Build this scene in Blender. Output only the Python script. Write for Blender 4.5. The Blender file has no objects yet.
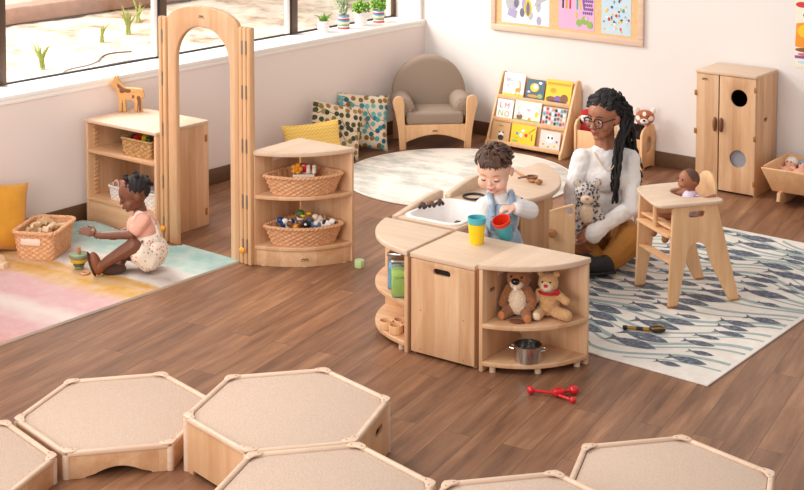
import bpy, bmesh, math, random
import numpy as np
from mathutils import Vector, Matrix, Euler, noise
PI = math.pi
EXPOSURE, WORLD, P_OUT, P_KEY, P_FILL = 0.12, 0.57, 580, 44, 120
R = math.radians
SC = bpy.context.scene
COL = SC.collection
rnd = random.Random(7)

# ------------------------------------------------------------------ materials
def srgb(r, g, b):
    def f(c):
        c /= 255.0
        return c / 12.92 if c <= .04045 else ((c + .055) / 1.055) ** 2.4
    return (f(r), f(g), f(b), 1.0)

def newmat(name):
    m = bpy.data.materials.new(name)
    m.use_nodes = True
    nt = m.node_tree
    return m, nt, nt.nodes['Principled BSDF']

def N(nt, kind, **kw):
    n = nt.nodes.new(kind)
    for k, v in kw.items():
        setattr(n, k, v)
    return n

def ramp(nt, stops, interp='LINEAR'):
    n = nt.nodes.new('ShaderNodeValToRGB')
    cr = n.color_ramp
    cr.interpolation = interp
    while len(cr.elements) < len(stops):
        cr.elements.new(.5)
    for e, (p, c) in zip(cr.elements, stops):
        e.position = p
        e.color = c
    return n

def mixc(nt, fac, a, b, blend='MIX'):
    n = nt.nodes.new('ShaderNodeMix')
    n.data_type = 'RGBA'
    n.blend_type = blend
    for sock, v in ((0, fac), (6, a), (7, b)):
        if isinstance(v, (int, float)):
            n.inputs[sock].default_value = v
        elif isinstance(v, tuple):
            n.inputs[sock].default_value = v
        else:
            nt.links.new(v, n.inputs[sock])
    return n.outputs[2]

def texco(nt, scale=(1, 1, 1), rot=(0, 0, 0), coord='Object'):
    tc = nt.nodes.new('ShaderNodeTexCoord')
    mp = nt.nodes.new('ShaderNodeMapping')
    mp.inputs['Scale'].default_value = scale
    mp.inputs['Rotation'].default_value = rot
    nt.links.new(tc.outputs[coord], mp.inputs['Vector'])
    return mp.outputs[0]

def noise_fac(nt, vec, scale, detail=4, rough=.55):
    n = nt.nodes.new('ShaderNodeTexNoise')
    n.inputs['Scale'].default_value = scale
    n.inputs['Detail'].default_value = detail
    n.inputs['Roughness'].default_value = rough
    nt.links.new(vec, n.inputs['Vector'])
    return n.outputs['Fac']

def bump(nt, bs, height, strength=.3, dist=.002):
    b = nt.nodes.new('ShaderNodeBump')
    b.inputs['Strength'].default_value = strength
    b.inputs['Distance'].default_value = dist
    nt.links.new(height, b.inputs['Height'])
    nt.links.new(b.outputs[0], bs.inputs['Normal'])

def plain(name, c, rough=.5, metal=0., var=0., vscale=40, bmp=0., sheen=0., coat=0.):
    m, nt, bs = newmat(name)
    bs.inputs['Base Color'].default_value = c
    bs.inputs['Roughness'].default_value = rough
    bs.inputs['Metallic'].default_value = metal
    if sheen:
        bs.inputs['Sheen Weight'].default_value = sheen
    if coat:
        bs.inputs['Coat Weight'].default_value = coat
    if var or bmp:
        f = noise_fac(nt, texco(nt), vscale, 4)
        if var:
            dk = tuple(x * (1 - var) for x in c[:3]) + (1,)
            lt = tuple(min(1, x * (1 + var)) for x in c[:3]) + (1,)
            rp = ramp(nt, [(.3, dk), (.7, lt)])
            nt.links.new(f, rp.inputs[0])
            nt.links.new(rp.outputs[0], bs.inputs['Base Color'])
        if bmp:
            bump(nt, bs, f, bmp, .003)
    return m

def wood(name, light, dark, axis='x', rough=.42, boards=.0, across='y'):
    m, nt, bs = newmat(name)
    s = {'x': (1.2, 14, 14), 'y': (14, 1.2, 14), 'z': (14, 14, 1.2)}[axis]
    v = texco(nt, s)
    oi = nt.nodes.new('ShaderNodeObjectInfo')
    va = nt.nodes.new('ShaderNodeVectorMath'); va.operation = 'ADD'
    ms = nt.nodes.new('ShaderNodeMath'); ms.operation = 'MULTIPLY'; ms.inputs[1].default_value = 37
    nt.links.new(oi.outputs['Random'], ms.inputs[0])
    nt.links.new(v, va.inputs[0]); nt.links.new(ms.outputs[0], va.inputs[1])
    f = noise_fac(nt, va.outputs[0], 1.6, 5, .6)
    rp = ramp(nt, [(.25, dark), (.5, tuple((a + b) / 2 for a, b in zip(light, dark))), (.72, light)])
    nt.links.new(f, rp.inputs[0])
    out = rp.outputs[0]
    f2 = noise_fac(nt, va.outputs[0], 9, 3, .6)
    rp2 = ramp(nt, [(.3, (.9, .86, .8, 1)), (.6, (1, 1, 1, 1))])
    nt.links.new(f2, rp2.inputs[0])
    out = mixc(nt, .6, out, rp2.outputs[0], 'MULTIPLY')
    if boards:                         # glued-up lamellas of slightly different tone
        tc = nt.nodes.new('ShaderNodeTexCoord')
        sx = nt.nodes.new('ShaderNodeSeparateXYZ')
        nt.links.new(tc.outputs['Object'], sx.inputs[0])
        ml = nt.nodes.new('ShaderNodeMath'); ml.operation = 'MULTIPLY'; ml.inputs[1].default_value = 1 / boards
        nt.links.new(sx.outputs['xyz'.index(across)], ml.inputs[0])
        fl = nt.nodes.new('ShaderNodeMath'); fl.operation = 'FLOOR'
        nt.links.new(ml.outputs[0], fl.inputs[0])
        wn = nt.nodes.new('ShaderNodeTexWhiteNoise'); wn.noise_dimensions = '1D'
        nt.links.new(fl.outputs[0], wn.inputs['W'])
        rp3 = ramp(nt, [(0, (.86, .80, .74, 1)), (1, (1, 1, 1, 1))])
        nt.links.new(wn.outputs['Value'], rp3.inputs[0])
        out = mixc(nt, 1.0, out, rp3.outputs[0], 'MULTIPLY')
    nt.links.new(out, bs.inputs['Base Color'])
    bs.inputs['Roughness'].default_value = rough
    return m

ML, MD = srgb(235, 198, 159), srgb(217, 167, 125)
MX = wood('maple_grain_x', ML, MD, 'x', boards=.07, across='y')
MY = wood('maple_grain_y', ML, MD, 'y', boards=.07, across='x')
MZ = wood('maple_grain_z', ML, MD, 'z', boards=.06, across='x')
MZY = wood('maple_grain_upright', ML, MD, 'z', boards=.06, across='y')
MTOP = wood('pale_maple_top', srgb(228, 201, 176), srgb(215, 183, 154), 'x')
MEDGE = wood('pale_maple_rail', srgb(236, 208, 184), srgb(224, 190, 164), 'x')
PLY = wood('birch_ply', srgb(240, 198, 152), srgb(224, 172, 124), 'z')
WARM = wood('warm_maple', srgb(232, 190, 146), srgb(212, 162, 114), 'z')
BROWNWOOD = wood('brown_wood', srgb(140, 92, 62), srgb(104, 64, 42), 'z')
TANWOOD = wood('tan_wood', srgb(196, 138, 84), srgb(160, 104, 58), 'x')
WHITE = plain('white_plastic', srgb(246, 240, 236), .35)
WHITEPAINT = plain('white_paint', srgb(246, 240, 234), .45)
BLACK = plain('black_rubber', srgb(36, 32, 32), .5)
SHADEDARK = plain('shade_and_dark_toy', srgb(40, 28, 22), .9)  # near-black: shade painted into hollows, also the colour of a dark toy brick
LOGO = plain('burnt_mark', srgb(95, 66, 45), .7)
STEEL = plain('steel', srgb(200, 198, 195), .22, 1.)
HINGE = plain('hinge_metal', srgb(150, 140, 130), .35, .9)
BRASS = plain('brass', srgb(176, 130, 70), .4, .8)
RED = plain('red_plastic', srgb(212, 22, 34), .3, coat=.3)
ORANGE = plain('orange_plastic', srgb(242, 160, 40), .4)
YELLOW = plain('yellow_plastic', srgb(250, 206, 22), .38)
TEAL = plain('teal_plastic', srgb(84, 178, 190), .38)
BLUE = plain('blue_plastic', srgb(40, 82, 150), .4)
GREEN = plain('green_plastic', srgb(70, 120, 60), .5)
LABEL = plain('label_card', srgb(240, 222, 205), .6)

# ------------------------------------------------------------------ mesh builder
def M(loc=(0, 0, 0), rot=(0, 0, 0), sc=None):
    m = Matrix.Translation(Vector(loc)) @ Euler([R(a) for a in rot]).to_matrix().to_4x4()
    if sc:
        m = m @ Matrix.Diagonal(Vector(tuple(sc) + (1,)))
    return m
# panel planes: outline (a, b) -> world axes, thickness grows along the third
PXZ = Matrix(((1, 0, 0, 0), (0, 0, -1, 0), (0, 1, 0, 0), (0, 0, 0, 1)))     # a->x b->z t->-y
PYZ = Matrix(((0, 0, 1, 0), (1, 0, 0, 0), (0, 1, 0, 0), (0, 0, 0, 1)))      # a->y b->z t->x
def T(x, y, z): return Matrix.Translation(Vector((x, y, z)))

class MB:
    def __init__(s):
        s.bm = bmesh.new()
        s.mi = 0
    def add(s, tmp, mat=None, mi=None):
        if mat is not None:
            bmesh.ops.transform(tmp, matrix=mat, verts=tmp.verts)
        k = s.mi if mi is None else mi
        for f in tmp.faces:
            f.material_index = k
        me = bpy.data.meshes.new('t')
        tmp.to_mesh(me)
        tmp.free()
        s.bm.from_mesh(me)
        bpy.data.meshes.remove(me)
        return s
    def box(s, c, size, rot=(0, 0, 0), bev=.003, seg=2, mi=None):
        t = bmesh.new()
        bmesh.ops.create_cube(t, size=1)
        bmesh.ops.scale(t, vec=Vector(size), verts=t.verts)
        b = min(bev, min(size) * .45)
        if b > 0:
            bmesh.ops.bevel(t, geom=list(t.edges), offset=b, segments=seg, affect='EDGES', profile=.5)
        return s.add(t, M(c, rot), mi)
    def bx(s, x0, x1, y0, y1, z0, z1, bev=.003, mi=None):
        return s.box(((x0 + x1) / 2, (y0 + y1) / 2, (z0 + z1) / 2), (abs(x1 - x0), abs(y1 - y0), abs(z1 - z0)), bev=bev, mi=mi)
    def prism(s, outline, t, mat=None, holes=(), bev=.002, seg=2, mi=None):
        b = bmesh.new()
        es = []
        for loop in [outline] + list(holes):
            vs = [b.verts.new((p[0], p[1], 0)) for p in loop]
            es += [b.edges.new((vs[i], vs[(i + 1) % len(vs)])) for i in range(len(vs))]
        if holes:
            bmesh.ops.triangle_fill(b, edges=es, use_beauty=True, normal=Vector((0, 0, 1)))
        else:
            b.faces.new(list(b.verts))
        for f in b.faces:
            if f.normal.z < 0:
                f.normal_flip()
        b.normal_update()
        base = list(b.faces)
        r = bmesh.ops.extrude_face_region(b, geom=base)
        nv = [g for g in r['geom'] if isinstance(g, bmesh.types.BMVert)]
        bmesh.ops.translate(b, vec=(0, 0, t), verts=nv)
        bmesh.ops.recalc_face_normals(b, faces=b.faces)
        if bev > 0:
            ed = [e for e in b.edges if len(e.link_faces) == 2 and e.calc_face_angle(0) > R(60)
                  and any(abs(f.normal.z) > .9 for f in e.link_faces)]
            bmesh.ops.bevel(b, geom=ed, offset=min(bev, t * .45), segments=seg, affect='EDGES', profile=.5)
        return s.add(b, mat, mi)
    def cyl(s, p0, p1, r0, r1=None, n=20, mi=None, bev=0.):
        r1 = r0 if r1 is None else r1
        p0, p1 = Vector(p0), Vector(p1)
        d = p1 - p0
        t = bmesh.new()
        bmesh.ops.create_cone(t, cap_ends=True, segments=n, radius1=r0, radius2=r1, depth=d.length)
        if bev:
            ed = [e for e in t.edges if e.calc_face_angle(0) > R(60)]
            bmesh.ops.bevel(t, geom=ed, offset=bev, segments=2, affect='EDGES', profile=.5)
        q = d.to_track_quat('Z', 'Y').to_matrix().to_4x4()
        return s.add(t, Matrix.Translation((p0 + p1) / 2) @ q, mi)
    def ball(s, c, r, rot=(0, 0, 0), sub=3, mi=None):
        t = bmesh.new()
        bmesh.ops.create_icosphere(t, subdivisions=sub, radius=1)
        r = (r, r, r) if isinstance(r, (int, float)) else r
        return s.add(t, M(c, rot, r), mi)
    def tube(s, pts, r, n=8, closed=False, mi=None):
        pts = [Vector(p) for p in pts]
        rs = r if isinstance(r, (list, tuple)) else [r] * len(pts)
        t = bmesh.new()
        rings = []
        up = Vector((0, 0, 1))
        prev = None
        for i, p in enumerate(pts):
            a = pts[i - 1] if (i > 0 or closed) else p
            b = pts[(i + 1) % len(pts)] if (i < len(pts) - 1 or closed) else p
            d = (b - a).normalized()
            if prev is None:
                x = d.cross(up)
                if x.length < .1:
                    x = d.cross(Vector((1, 0, 0)))
            else:
                x = prev - d * prev.dot(d)
            x.normalize()
            prev = x
            y = d.cross(x)
            rings.append([t.verts.new(p + (x * math.cos(2 * PI * k / n) + y * math.sin(2 * PI * k / n)) * rs[i]) for k in range(n)])
        m = len(rings)
        for i in range(m if closed else m - 1):
            A, B = rings[i], rings[(i + 1) % m]
            for k in range(n):
                t.faces.new((A[k], A[(k + 1) % n], B[(k + 1) % n], B[k]))
        if not closed:
            t.faces.new(rings[0][::-1])
            t.faces.new(rings[-1])
        bmesh.ops.recalc_face_normals(t, faces=t.faces)
        return s.add(t, None, mi)
    def lathe(s, prof, n=28, mat=None, mi=None):
        t = bmesh.new()
        rings = []
        for (r, z) in prof:
            if r < 1e-6:
                rings.append([t.verts.new((0, 0, z))])
            else:
                rings.append([t.verts.new((r * math.cos(2 * PI * k / n), r * math.sin(2 * PI * k / n), z)) for k in range(n)])
        for A, B in zip(rings, rings[1:]):
            for k in range(n):
                a, b = A[k % len(A)], A[(k + 1) % len(A)]
                c, d = B[(k + 1) % len(B)], B[k % len(B)]
                vs = []
                for v in (a, b, c, d):
                    if v not in vs:
                        vs.append(v)
                if len(vs) > 2:
                    t.faces.new(vs)
        bmesh.ops.recalc_face_normals(t, faces=t.faces)
        return s.add(t, mat, mi)
    def poly(s, pts, mi=None):
        vs = [s.bm.verts.new(p) for p in pts]
        f = s.bm.faces.new(vs)
        f.material_index = s.mi if mi is None else mi
        return s
    def grid(s, nx, ny, fn, closed_u=False, mi=None):
        t = bmesh.new()
        V = [[t.verts.new(fn(i / (nx if closed_u else nx - 1), j / (ny - 1))) for i in range(nx)] for j in range(ny)]
        for j in range(ny - 1):
            for i in range(nx if closed_u else nx - 1):
                i2 = (i + 1) % nx
                t.faces.new((V[j][i], V[j][i2], V[j + 1][i2], V[j + 1][i]))
        return s.add(t, None, mi)
    def build(s, name, mats, parent=None, loc=None, rotz=0, smooth=40):
        me = bpy.data.meshes.new(name)
        s.bm.to_mesh(me)
        s.bm.free()
        for m in (mats if isinstance(mats, (list, tuple)) else [mats]):
            me.materials.append(m)
        if smooth:
            me.polygons.foreach_set('use_smooth', [True] * len(me.polygons))
            me.set_sharp_from_angle(angle=R(smooth))
        o = bpy.data.objects.new(name, me)
        COL.objects.link(o)
        if parent:
            o.parent = parent
        if loc:
            o.location = loc
        o.rotation_euler = (0, 0, R(rotz))
        return o

def tag(o, label, cat, group=None, kind=None):
    o['label'] = label
    o['category'] = cat
    if group:
        o['group'] = group
    if kind:
        o['kind'] = kind
    return o
def thing(name, label, cat, loc=(0, 0, 0), rotz=0, group=None, rot=None):
    o = bpy.data.objects.new(name, None)
    o.empty_display_size = .05
    COL.objects.link(o)
    o.location = loc
    o.rotation_euler = rot if rot else (0, 0, R(rotz))
    return tag(o, label, cat, group)
def struct(o):
    o['kind'] = 'structure'
    return o
def dup(src, loc, rotz, label, group=None):
    r = src.copy(); COL.objects.link(r)
    r.location = loc
    r.rotation_euler = (0, 0, R(rotz))
    r['label'] = label
    if group:
        r['group'] = group
    for ch in list(src.children):
        c = ch.copy(); COL.objects.link(c); c.parent = r
        for g in list(ch.children):
            e = g.copy(); COL.objects.link(e); e.parent = c
    return r

def arc(cx, cy, r, a0, a1, n=16, ry=None):
    ry = r if ry is None else ry
    return [(cx + r * math.cos(R(a0 + (a1 - a0) * i / n)), cy + ry * math.sin(R(a0 + (a1 - a0) * i / n))) for i in range(n + 1)]
def circle(cx, cy, r, n=28, ry=None): return arc(cx, cy, r, 0, 360, n, ry)[:-1]
def rrect(x0, x1, y0, y1, r, n=5):
    return (arc(x1 - r, y0 + r, r, -90, 0, n) + arc(x1 - r, y1 - r, r, 0, 90, n) +
            arc(x0 + r, y1 - r, r, 90, 180, n) + arc(x0 + r, y0 + r, r, 180, 270, n))
def slot(cx, cy, w, h, n=8): return rrect(cx - w / 2, cx + w / 2, cy - h / 2, cy + h / 2, h / 2 * .98, n)
def smoothloop(pts, it=3):
    for _ in range(it):
        q = []
        for i in range(len(pts)):
            a, b = pts[i], pts[(i + 1) % len(pts)]
            q += [(a[0] * .75 + b[0] * .25, a[1] * .75 + b[1] * .25), (a[0] * .25 + b[0] * .75, a[1] * .25 + b[1] * .75)]
        pts = q
    return pts

def maker_mark(parent, mat, s=.02):
    """the little burnt 'm'-shaped mark (two bumps) on the furniture; local plane XY of mat"""
    mb = MB()
    for dx in (-.5, .35):
        outer = arc(dx * s, 0, .48 * s, 0, 180, 8) + arc(dx * s, 0, .22 * s, 180, 0, 8)
        mb.prism(outer, .0008, mat, bev=0)
    mb.prism([(-1.1 * s, -.25 * s), (1.0 * s, -.25 * s), (1.0 * s, -.1 * s), (-1.1 * s, -.1 * s)], .0008, mat, bev=0)
    return mb.build('maker_mark', LOGO, parent)

# ---- one continuous organic surface out of tapered capsules and ellipsoids
def C(p0, r0, p1, r1=None, m=0): return ('c', p0, p1, r0, r0 if r1 is None else r1, m)
def E(c, r, rot=(0, 0, 0), m=0): return ('e', c, (r, r, r) if isinstance(r, (int, float)) else r, rot, m)
def chain(pts, m=0):
    return [C(a[0], a[1], b[0], b[1], m) for a, b in zip(pts, pts[1:])]
def sdf(prim, P):
    if prim[0] == 'c':
        a, b = np.array(prim[1], float), np.array(prim[2], float)
        ab = b - a
        t = np.clip(((P - a) @ ab) / max(ab @ ab, 1e-12), 0, 1)
        return np.linalg.norm(P - a - t[:, None] * ab, axis=1) - (prim[3] + (prim[4] - prim[3]) * t)
    rm = np.array(Euler([R(x) for x in prim[3]]).to_matrix())
    q = (P - np.array(prim[1], float)) @ rm
    rr = np.array(prim[2], float)
    k = np.linalg.norm(q / rr, axis=1)
    g = np.linalg.norm(q / rr ** 2, axis=1)
    return k * (k - 1) / np.maximum(g, 1e-9)
def blob(name, prims, mats, parent=None, vox=.004, smooth=4, paint=(), loc=None, rotz=0, disp=None):
    b = bmesh.new()
    for p in prims:
        t = bmesh.new()
        if p[0] == 'e':
            bmesh.ops.create_icosphere(t, subdivisions=3, radius=1)
            bmesh.ops.transform(t, matrix=M(p[1], p[3], p[2]), verts=t.verts)
        else:
            for c, r in ((p[1], p[3]), (p[2], p[4])):
                bmesh.ops.create_icosphere(t, subdivisions=2, radius=r, matrix=Matrix.Translation(Vector(c)))
            g = bmesh.ops.convex_hull(t, input=list(t.verts))
            bmesh.ops.delete(t, geom=[v for v in g['geom_interior'] if isinstance(v, bmesh.types.BMVert)], context='VERTS')
            bmesh.ops.recalc_face_normals(t, faces=t.faces)
        me = bpy.data.meshes.new('t'); t.to_mesh(me); t.free(); b.from_mesh(me); bpy.data.meshes.remove(me)
    me = bpy.data.meshes.new(name + '_src'); b.to_mesh(me); b.free()
    tmp = bpy.data.objects.new('tmp', me); COL.objects.link(tmp)
    rm = tmp.modifiers.new('r', 'REMESH'); rm.mode = 'VOXEL'; rm.voxel_size = vox; rm.adaptivity = 0
    if smooth:
        sm = tmp.modifiers.new('s', 'SMOOTH'); sm.factor = .5; sm.iterations = smooth
    dg = bpy.context.evaluated_depsgraph_get(); dg.update()
    out = bpy.data.meshes.new_from_object(tmp.evaluated_get(dg))
    bpy.data.objects.remove(tmp); bpy.data.meshes.remove(me)
    out.name = name
    out.materials.clear()
    for m in (mats if isinstance(mats, (list, tuple)) else [mats]):
        out.materials.append(m)
    nf, nv = len(out.polygons), len(out.vertices)
    if disp:
        co = np.zeros(nv * 3); out.vertices.foreach_get('co', co); co = co.reshape(-1, 3)
        no = np.zeros(nv * 3); out.vertices.foreach_get('normal', no); no = no.reshape(-1, 3)
        d = np.array([disp(Vector(c)) for c in co])
        out.vertices.foreach_set('co', (co + no * d[:, None]).ravel())
    ce = np.zeros(nf * 3); out.polygons.foreach_get('center', ce); ce = ce.reshape(-1, 3)
    best = np.full(nf, 1e9); idx = np.zeros(nf, int)
    for p in prims:
        v = sdf(p, ce); k = v < best
        best[k] = v[k]; idx[k] = p[-1]
    for p in paint:
        idx[sdf(p, ce) < 0] = p[-1]
    out.polygons.foreach_set('material_index', idx.astype(np.int32))
    out.polygons.foreach_set('use_smooth', [True] * nf)
    o = bpy.data.objects.new(name, out); COL.objects.link(o)
    if parent:
        o.parent = parent
    if loc:
        o.location = loc
    o.rotation_euler = (0, 0, R(rotz))
    return o

FONT = None
def letters(text, size, mat4, depth=.0006):
    """a bmesh-able mesh of flat letters, in the XY plane of mat4"""
    cu = bpy.data.curves.new('txt', 'FONT')
    cu.body = text; cu.size = size; cu.extrude = depth; cu.align_x = 'CENTER'; cu.align_y = 'CENTER'
    o = bpy.data.objects.new('txt', cu); COL.objects.link(o)
    dg = bpy.context.evaluated_depsgraph_get(); dg.update()
    me = bpy.data.meshes.new_from_object(o.evaluated_get(dg))
    bpy.data.objects.remove(o); bpy.data.curves.remove(cu)
    t = bmesh.new(); t.from_mesh(me); bpy.data.meshes.remove(me)
    bmesh.ops.transform(t, matrix=mat4, verts=t.verts)
    return t
# ------------------------------------------------------------------ camera, light
cam = bpy.data.cameras.new('camera')
co = bpy.data.objects.new('camera', cam); COL.objects.link(co)
co.location = (6.277, -8.193, 2.3)
co.rotation_euler = (PI / 2 - .0671, 0, .6865)
cam.sensor_width = 36
cam.lens = 1389.9 * 36 / 804
cam.shift_x = .02754
cam.shift_y = -.4149
cam.clip_end = 100
SC.camera = co
SC.view_settings.view_transform = 'Standard'
SC.view_settings.look = 'None'
SC.view_settings.gamma = 1
SC.view_settings.exposure = EXPOSURE
SC.cycles.use_denoising = True
SC.cycles.max_bounces = 8
SC.cycles.sample_clamp_indirect = 6

w = bpy.data.worlds.new('world'); SC.world = w
w.use_nodes = True
bg = w.node_tree.nodes['Background']
bg.inputs[0].default_value = (1.0, .97, .95, 1)
bg.inputs[1].default_value = WORLD

def area(name, loc, aim, size, power, colr=(1, .95, .88), sy=None):
    l = bpy.data.lights.new(name, 'AREA')
    l.energy = power; l.color = colr; l.size = size
    if sy:
        l.shape = 'RECTANGLE'; l.size_y = sy
    o = bpy.data.objects.new(name, l); COL.objects.link(o)
    o.location = loc
    o.rotation_euler = (Vector(aim) - Vector(loc)).to_track_quat('-Z', 'Y').to_euler()
    return o
area('daylight', (-2.4, -3.2, 3.6), (-.2, -1.8, .8), 3.2, P_OUT, (1, .97, .92))
area('key_light', (1.6, -5.6, 2.75), (2.3, -1.6, .2), 1.5, P_KEY, (1, .965, .93))  # unseen key light added high at the front left, no ceiling fixture
area('front_fill', (3.2, -9.2, 1.9), (2.4, -1.5, .5), 2.6, P_FILL, (1, .965, .93))  # unseen soft fill added from the camera side to brighten front faces

# ------------------------------------------------------------------ setting
def floor_mat():
    m, nt, bs = newmat('oak_planks')
    v = texco(nt, (1, 1, 1), (0, 0, R(80)))       # planks run a little off the window wall
    # rotated coords: x along the plank
    br = nt.nodes.new('ShaderNodeTexBrick')
    br.offset = .37; br.offset_frequency = 2
    br.inputs['Color1'].default_value = (0, 0, 0, 1); br.inputs['Color2'].default_value = (1, 1, 1, 1)
    br.inputs['Mortar'].default_value = (.5, .5, .5, 1)
    br.inputs['Scale'].default_value = 1
    br.inputs['Mortar Size'].default_value = .0012
    br.inputs['Mortar Smooth'].default_value = .2
    br.inputs['Brick Width'].default_value = 1.15
    br.inputs['Row Height'].default_value = .118
    nt.links.new(v, br.inputs['Vector'])
    # per plank shift of the grain
    add = nt.nodes.new('ShaderNodeVectorMath'); add.operation = 'MULTIPLY_ADD'
    nt.links.new(br.outputs['Color'], add.inputs[0])
    add.inputs[1].default_value = (7, 13, 5)
    mp = nt.nodes.new('ShaderNodeMapping'); mp.inputs['Scale'].default_value = (1.0, 8.5, 1)
    nt.links.new(v, mp.inputs[0]); nt.links.new(mp.outputs[0], add.inputs[2])
    f = noise_fac(nt, add.outputs[0], 1.7, 7, .66)
    rp = ramp(nt, [(.26, srgb(94, 64, 45)), (.42, srgb(130, 91, 66)), (.56, srgb(149, 107, 78)), (.76, srgb(181, 137, 103))])
    nt.links.new(f, rp.inputs[0])
    tone = ramp(nt, [(0, (.78, .76, .76, 1)), (1, (1.1, 1.06, 1.03, 1))])
    nt.links.new(br.outputs['Color'], tone.inputs[0])
    c = mixc(nt, 1, rp.outputs[0], tone.outputs[0], 'MULTIPLY')
    c = mixc(nt, br.outputs['Fac'], c, srgb(84, 56, 42))
    nt.links.new(c, bs.inputs['Base Color'])
    bs.inputs['Roughness'].default_value = .42
    bump(nt, bs, f, .08, .002)
    return m
mb = MB(); mb.bx(-.02, 8.2, -10.2, .02, -.06, 0, bev=0)
struct(mb.build('floor', floor_mat(), smooth=0))

WALLM = plain('wall_paint', srgb(234, 227, 222), .75, bmp=.05, vscale=120)
WALLL = plain('window_wall_paint', srgb(240, 225, 218), .75, bmp=.05, vscale=120)
mb = MB(); mb.bx(-.3, 8.2, 0.0, .15, 0, 2.7, bev=0)
struct(mb.build('wall_back', WALLM, smooth=0))
mb = MB()
mb.bx(-.3, 0, -10.2, 0, 0, .765, bev=0)
mb.bx(-.3, 0, -10.2, -3.80, .765, 2.7, bev=0)
mb.bx(-.3, 0, -3.80, 0, 2.15, 2.7, bev=0)
struct(mb.build('wall_left', WALLL, smooth=0))
BASEB = plain('baseboard_brown', srgb(104, 74, 50), .5, var=.08)
mb = MB(); mb.bx(0, .012, -10.2, 0, 0, .1, bev=.004); struct(mb.build('baseboard_left', BASEB))
mb = MB(); mb.bx(0, 8.2, -.012, 0, 0, .1, bev=.004); struct(mb.build('baseboard_back', BASEB))
mb = MB(); mb.bx(-.3, .008, -4.6, -.002, .775, .8, bev=.003); mb.bx(0, .005, -4.6, -.002, .752, .775, bev=.001)
struct(mb.build('trim_1', WHITEPAINT))                 # window ledge
mb = MB(); mb.bx(-.3, -.02, -.035, -.001, .8, 2.15, bev=.003); struct(mb.build('trim_2', WHITEPAINT))

FRAMEB = plain('bronze_frame', srgb(92, 74, 62), .45, .3)
FRAMED = plain('dark_gasket', srgb(38, 34, 36), .5)
g, nt, bs = newmat('window_glass')
nt.nodes.remove(bs)
tr = nt.nodes.new('ShaderNodeBsdfTransparent'); gl = nt.nodes.new('ShaderNodeBsdfGlossy')
gl.inputs['Roughness'].default_value = .05
mx = nt.nodes.new('ShaderNodeMixShader'); mx.inputs[0].default_value = .08
nt.links.new(tr.outputs[0], mx.inputs[1]); nt.links.new(gl.outputs[0], mx.inputs[2])
nt.links.new(mx.outputs[0], nt.nodes['Material Output'].inputs[0])
WGLASS = g
ys = [-3.565, -2.365, -1.155, -.04]
for i in range(3):
    y0, y1 = ys[i], ys[i + 1]
    mb = MB()
    mb.mi = 0
    mb.bx(-.29, -.25, y0 - .028, y0 + .028, .8, 2.15, bev=.004)        # mullion
    mb.bx(-.29, -.25, y0, y1, 2.1, 2.15, bev=.004)
    mb.mi = 1
    mb.bx(-.285, -.262, y0, y1, .8, .81, bev=.002)                     # thin dark bottom gasket
    mb.bx(-.285, -.255, y0 - .04, y0 - .028, .8, 2.1, bev=.001)
    mb.mi = 2
    mb.bx(-.285, -.262, y1 - .075, y1 - .04, .81, 2.1, bev=.003)        # white jamb beside the mullion
    if i == 2:
        mb.mi = 0
        mb.bx(-.29, -.25, y1 - .012, y1 + .012, .8, 2.15, bev=.003)
    wo = struct(mb.build('window_%d' % (i + 1), [FRAMEB, FRAMED, WHITEPAINT]))
    mb = MB(); mb.bx(-.276, -.272, y0 + .03, y1 - .045, .81, 2.1, bev=0)
    mb.build('pane', WGLASS, wo, smooth=0)

# ---- outside: a sun-bleached bank of earth
DIRT, nt, bs = newmat('pale_earth')
v = texco(nt)
rp = ramp(nt, [(.34, srgb(124, 96, 74)), (.46, srgb(186, 164, 142)), (.56, srgb(206, 190, 172)), (.7, srgb(220, 208, 196))])
nt.links.new(noise_fac(nt, v, 3.2, 8, .68), rp.inputs[0]); nt.links.new(rp.outputs[0], bs.inputs['Base Color'])
bs.inputs['Roughness'].default_value = .95
mb = MB()
def bank(u, vv):
    x = -.32 - u * 9.5; y = -7 + vv * 15
    z = .46 + .055 * (-x) + .035 * noise.noise(Vector((x * 1.5, y * 1.5, 0))) + .015 * noise.noise(Vector((x * 6, y * 6, 3)))
    return (x, y, z)
mb.grid(80, 110, bank)
o = struct(mb.build('ground_outside', DIRT)); o['kind'] = 'structure'
mb = MB()
mb.box((-3.1, -.9, .72), (.16, 5.2, .14), (0, 3, 2), bev=.02)
tag(mb.build('garden_timber', plain('weathered_timber', srgb(150, 118, 102), .9, var=.15, vscale=12)),
    'weathered timber edging log lying on the pale earth outside the window', 'timber edging')
GRASS = plain('grass_blade', srgb(128, 142, 66), .7, var=.2, vscale=30)
def tuft(x, y, h, n, label):
    z = .46 + .055 * (-x)
    mb = MB()
    for k in range(n):
        a = rnd.uniform(0, 2 * PI); l = h * rnd.uniform(.6, 1); sp = rnd.uniform(.1, .5) * l
        p = [(rnd.uniform(-.02, .02), rnd.uniform(-.02, .02), -.03)]
        for t in (.35, .7, 1):
            p.append((math.cos(a) * sp * t * t, math.sin(a) * sp * t * t, l * t * (1 - .15 * t)))
        mb.tube(p, [.008, .009, .006, .001], 5)
    tag(mb.build('grass_tuft', GRASS, loc=(x, y, z)), label, 'grass tuft', 'grass tufts growing outside the window')
tuft(-1.5, -2.93, .2, 8, 'yellow-green grass tuft outside by the leftmost window frame')
tuft(-1.65, -2.25, .25, 12, 'grass tuft outside nearest the middle of the left pane')
tuft(-2.1, -1.35, .2, 9, 'lower grass tuft outside the left pane, just right of its middle')
tuft(-2.2, -1.0, .28, 16, 'largest spiky green grass tuft outside behind the wooden arch')
tuft(-2.6, -.55, .25, 8, 'grass tuft outside seen just left of the brown window bar')
mb = MB()
hp = [(-.9 - .5 * t + .12 * math.sin(t * 7), -3.5 + 2.2 * t, .535 + .03 * t) for t in [i / 24 for i in range(25)]]
mb.tube(hp, .008, 6)
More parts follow.
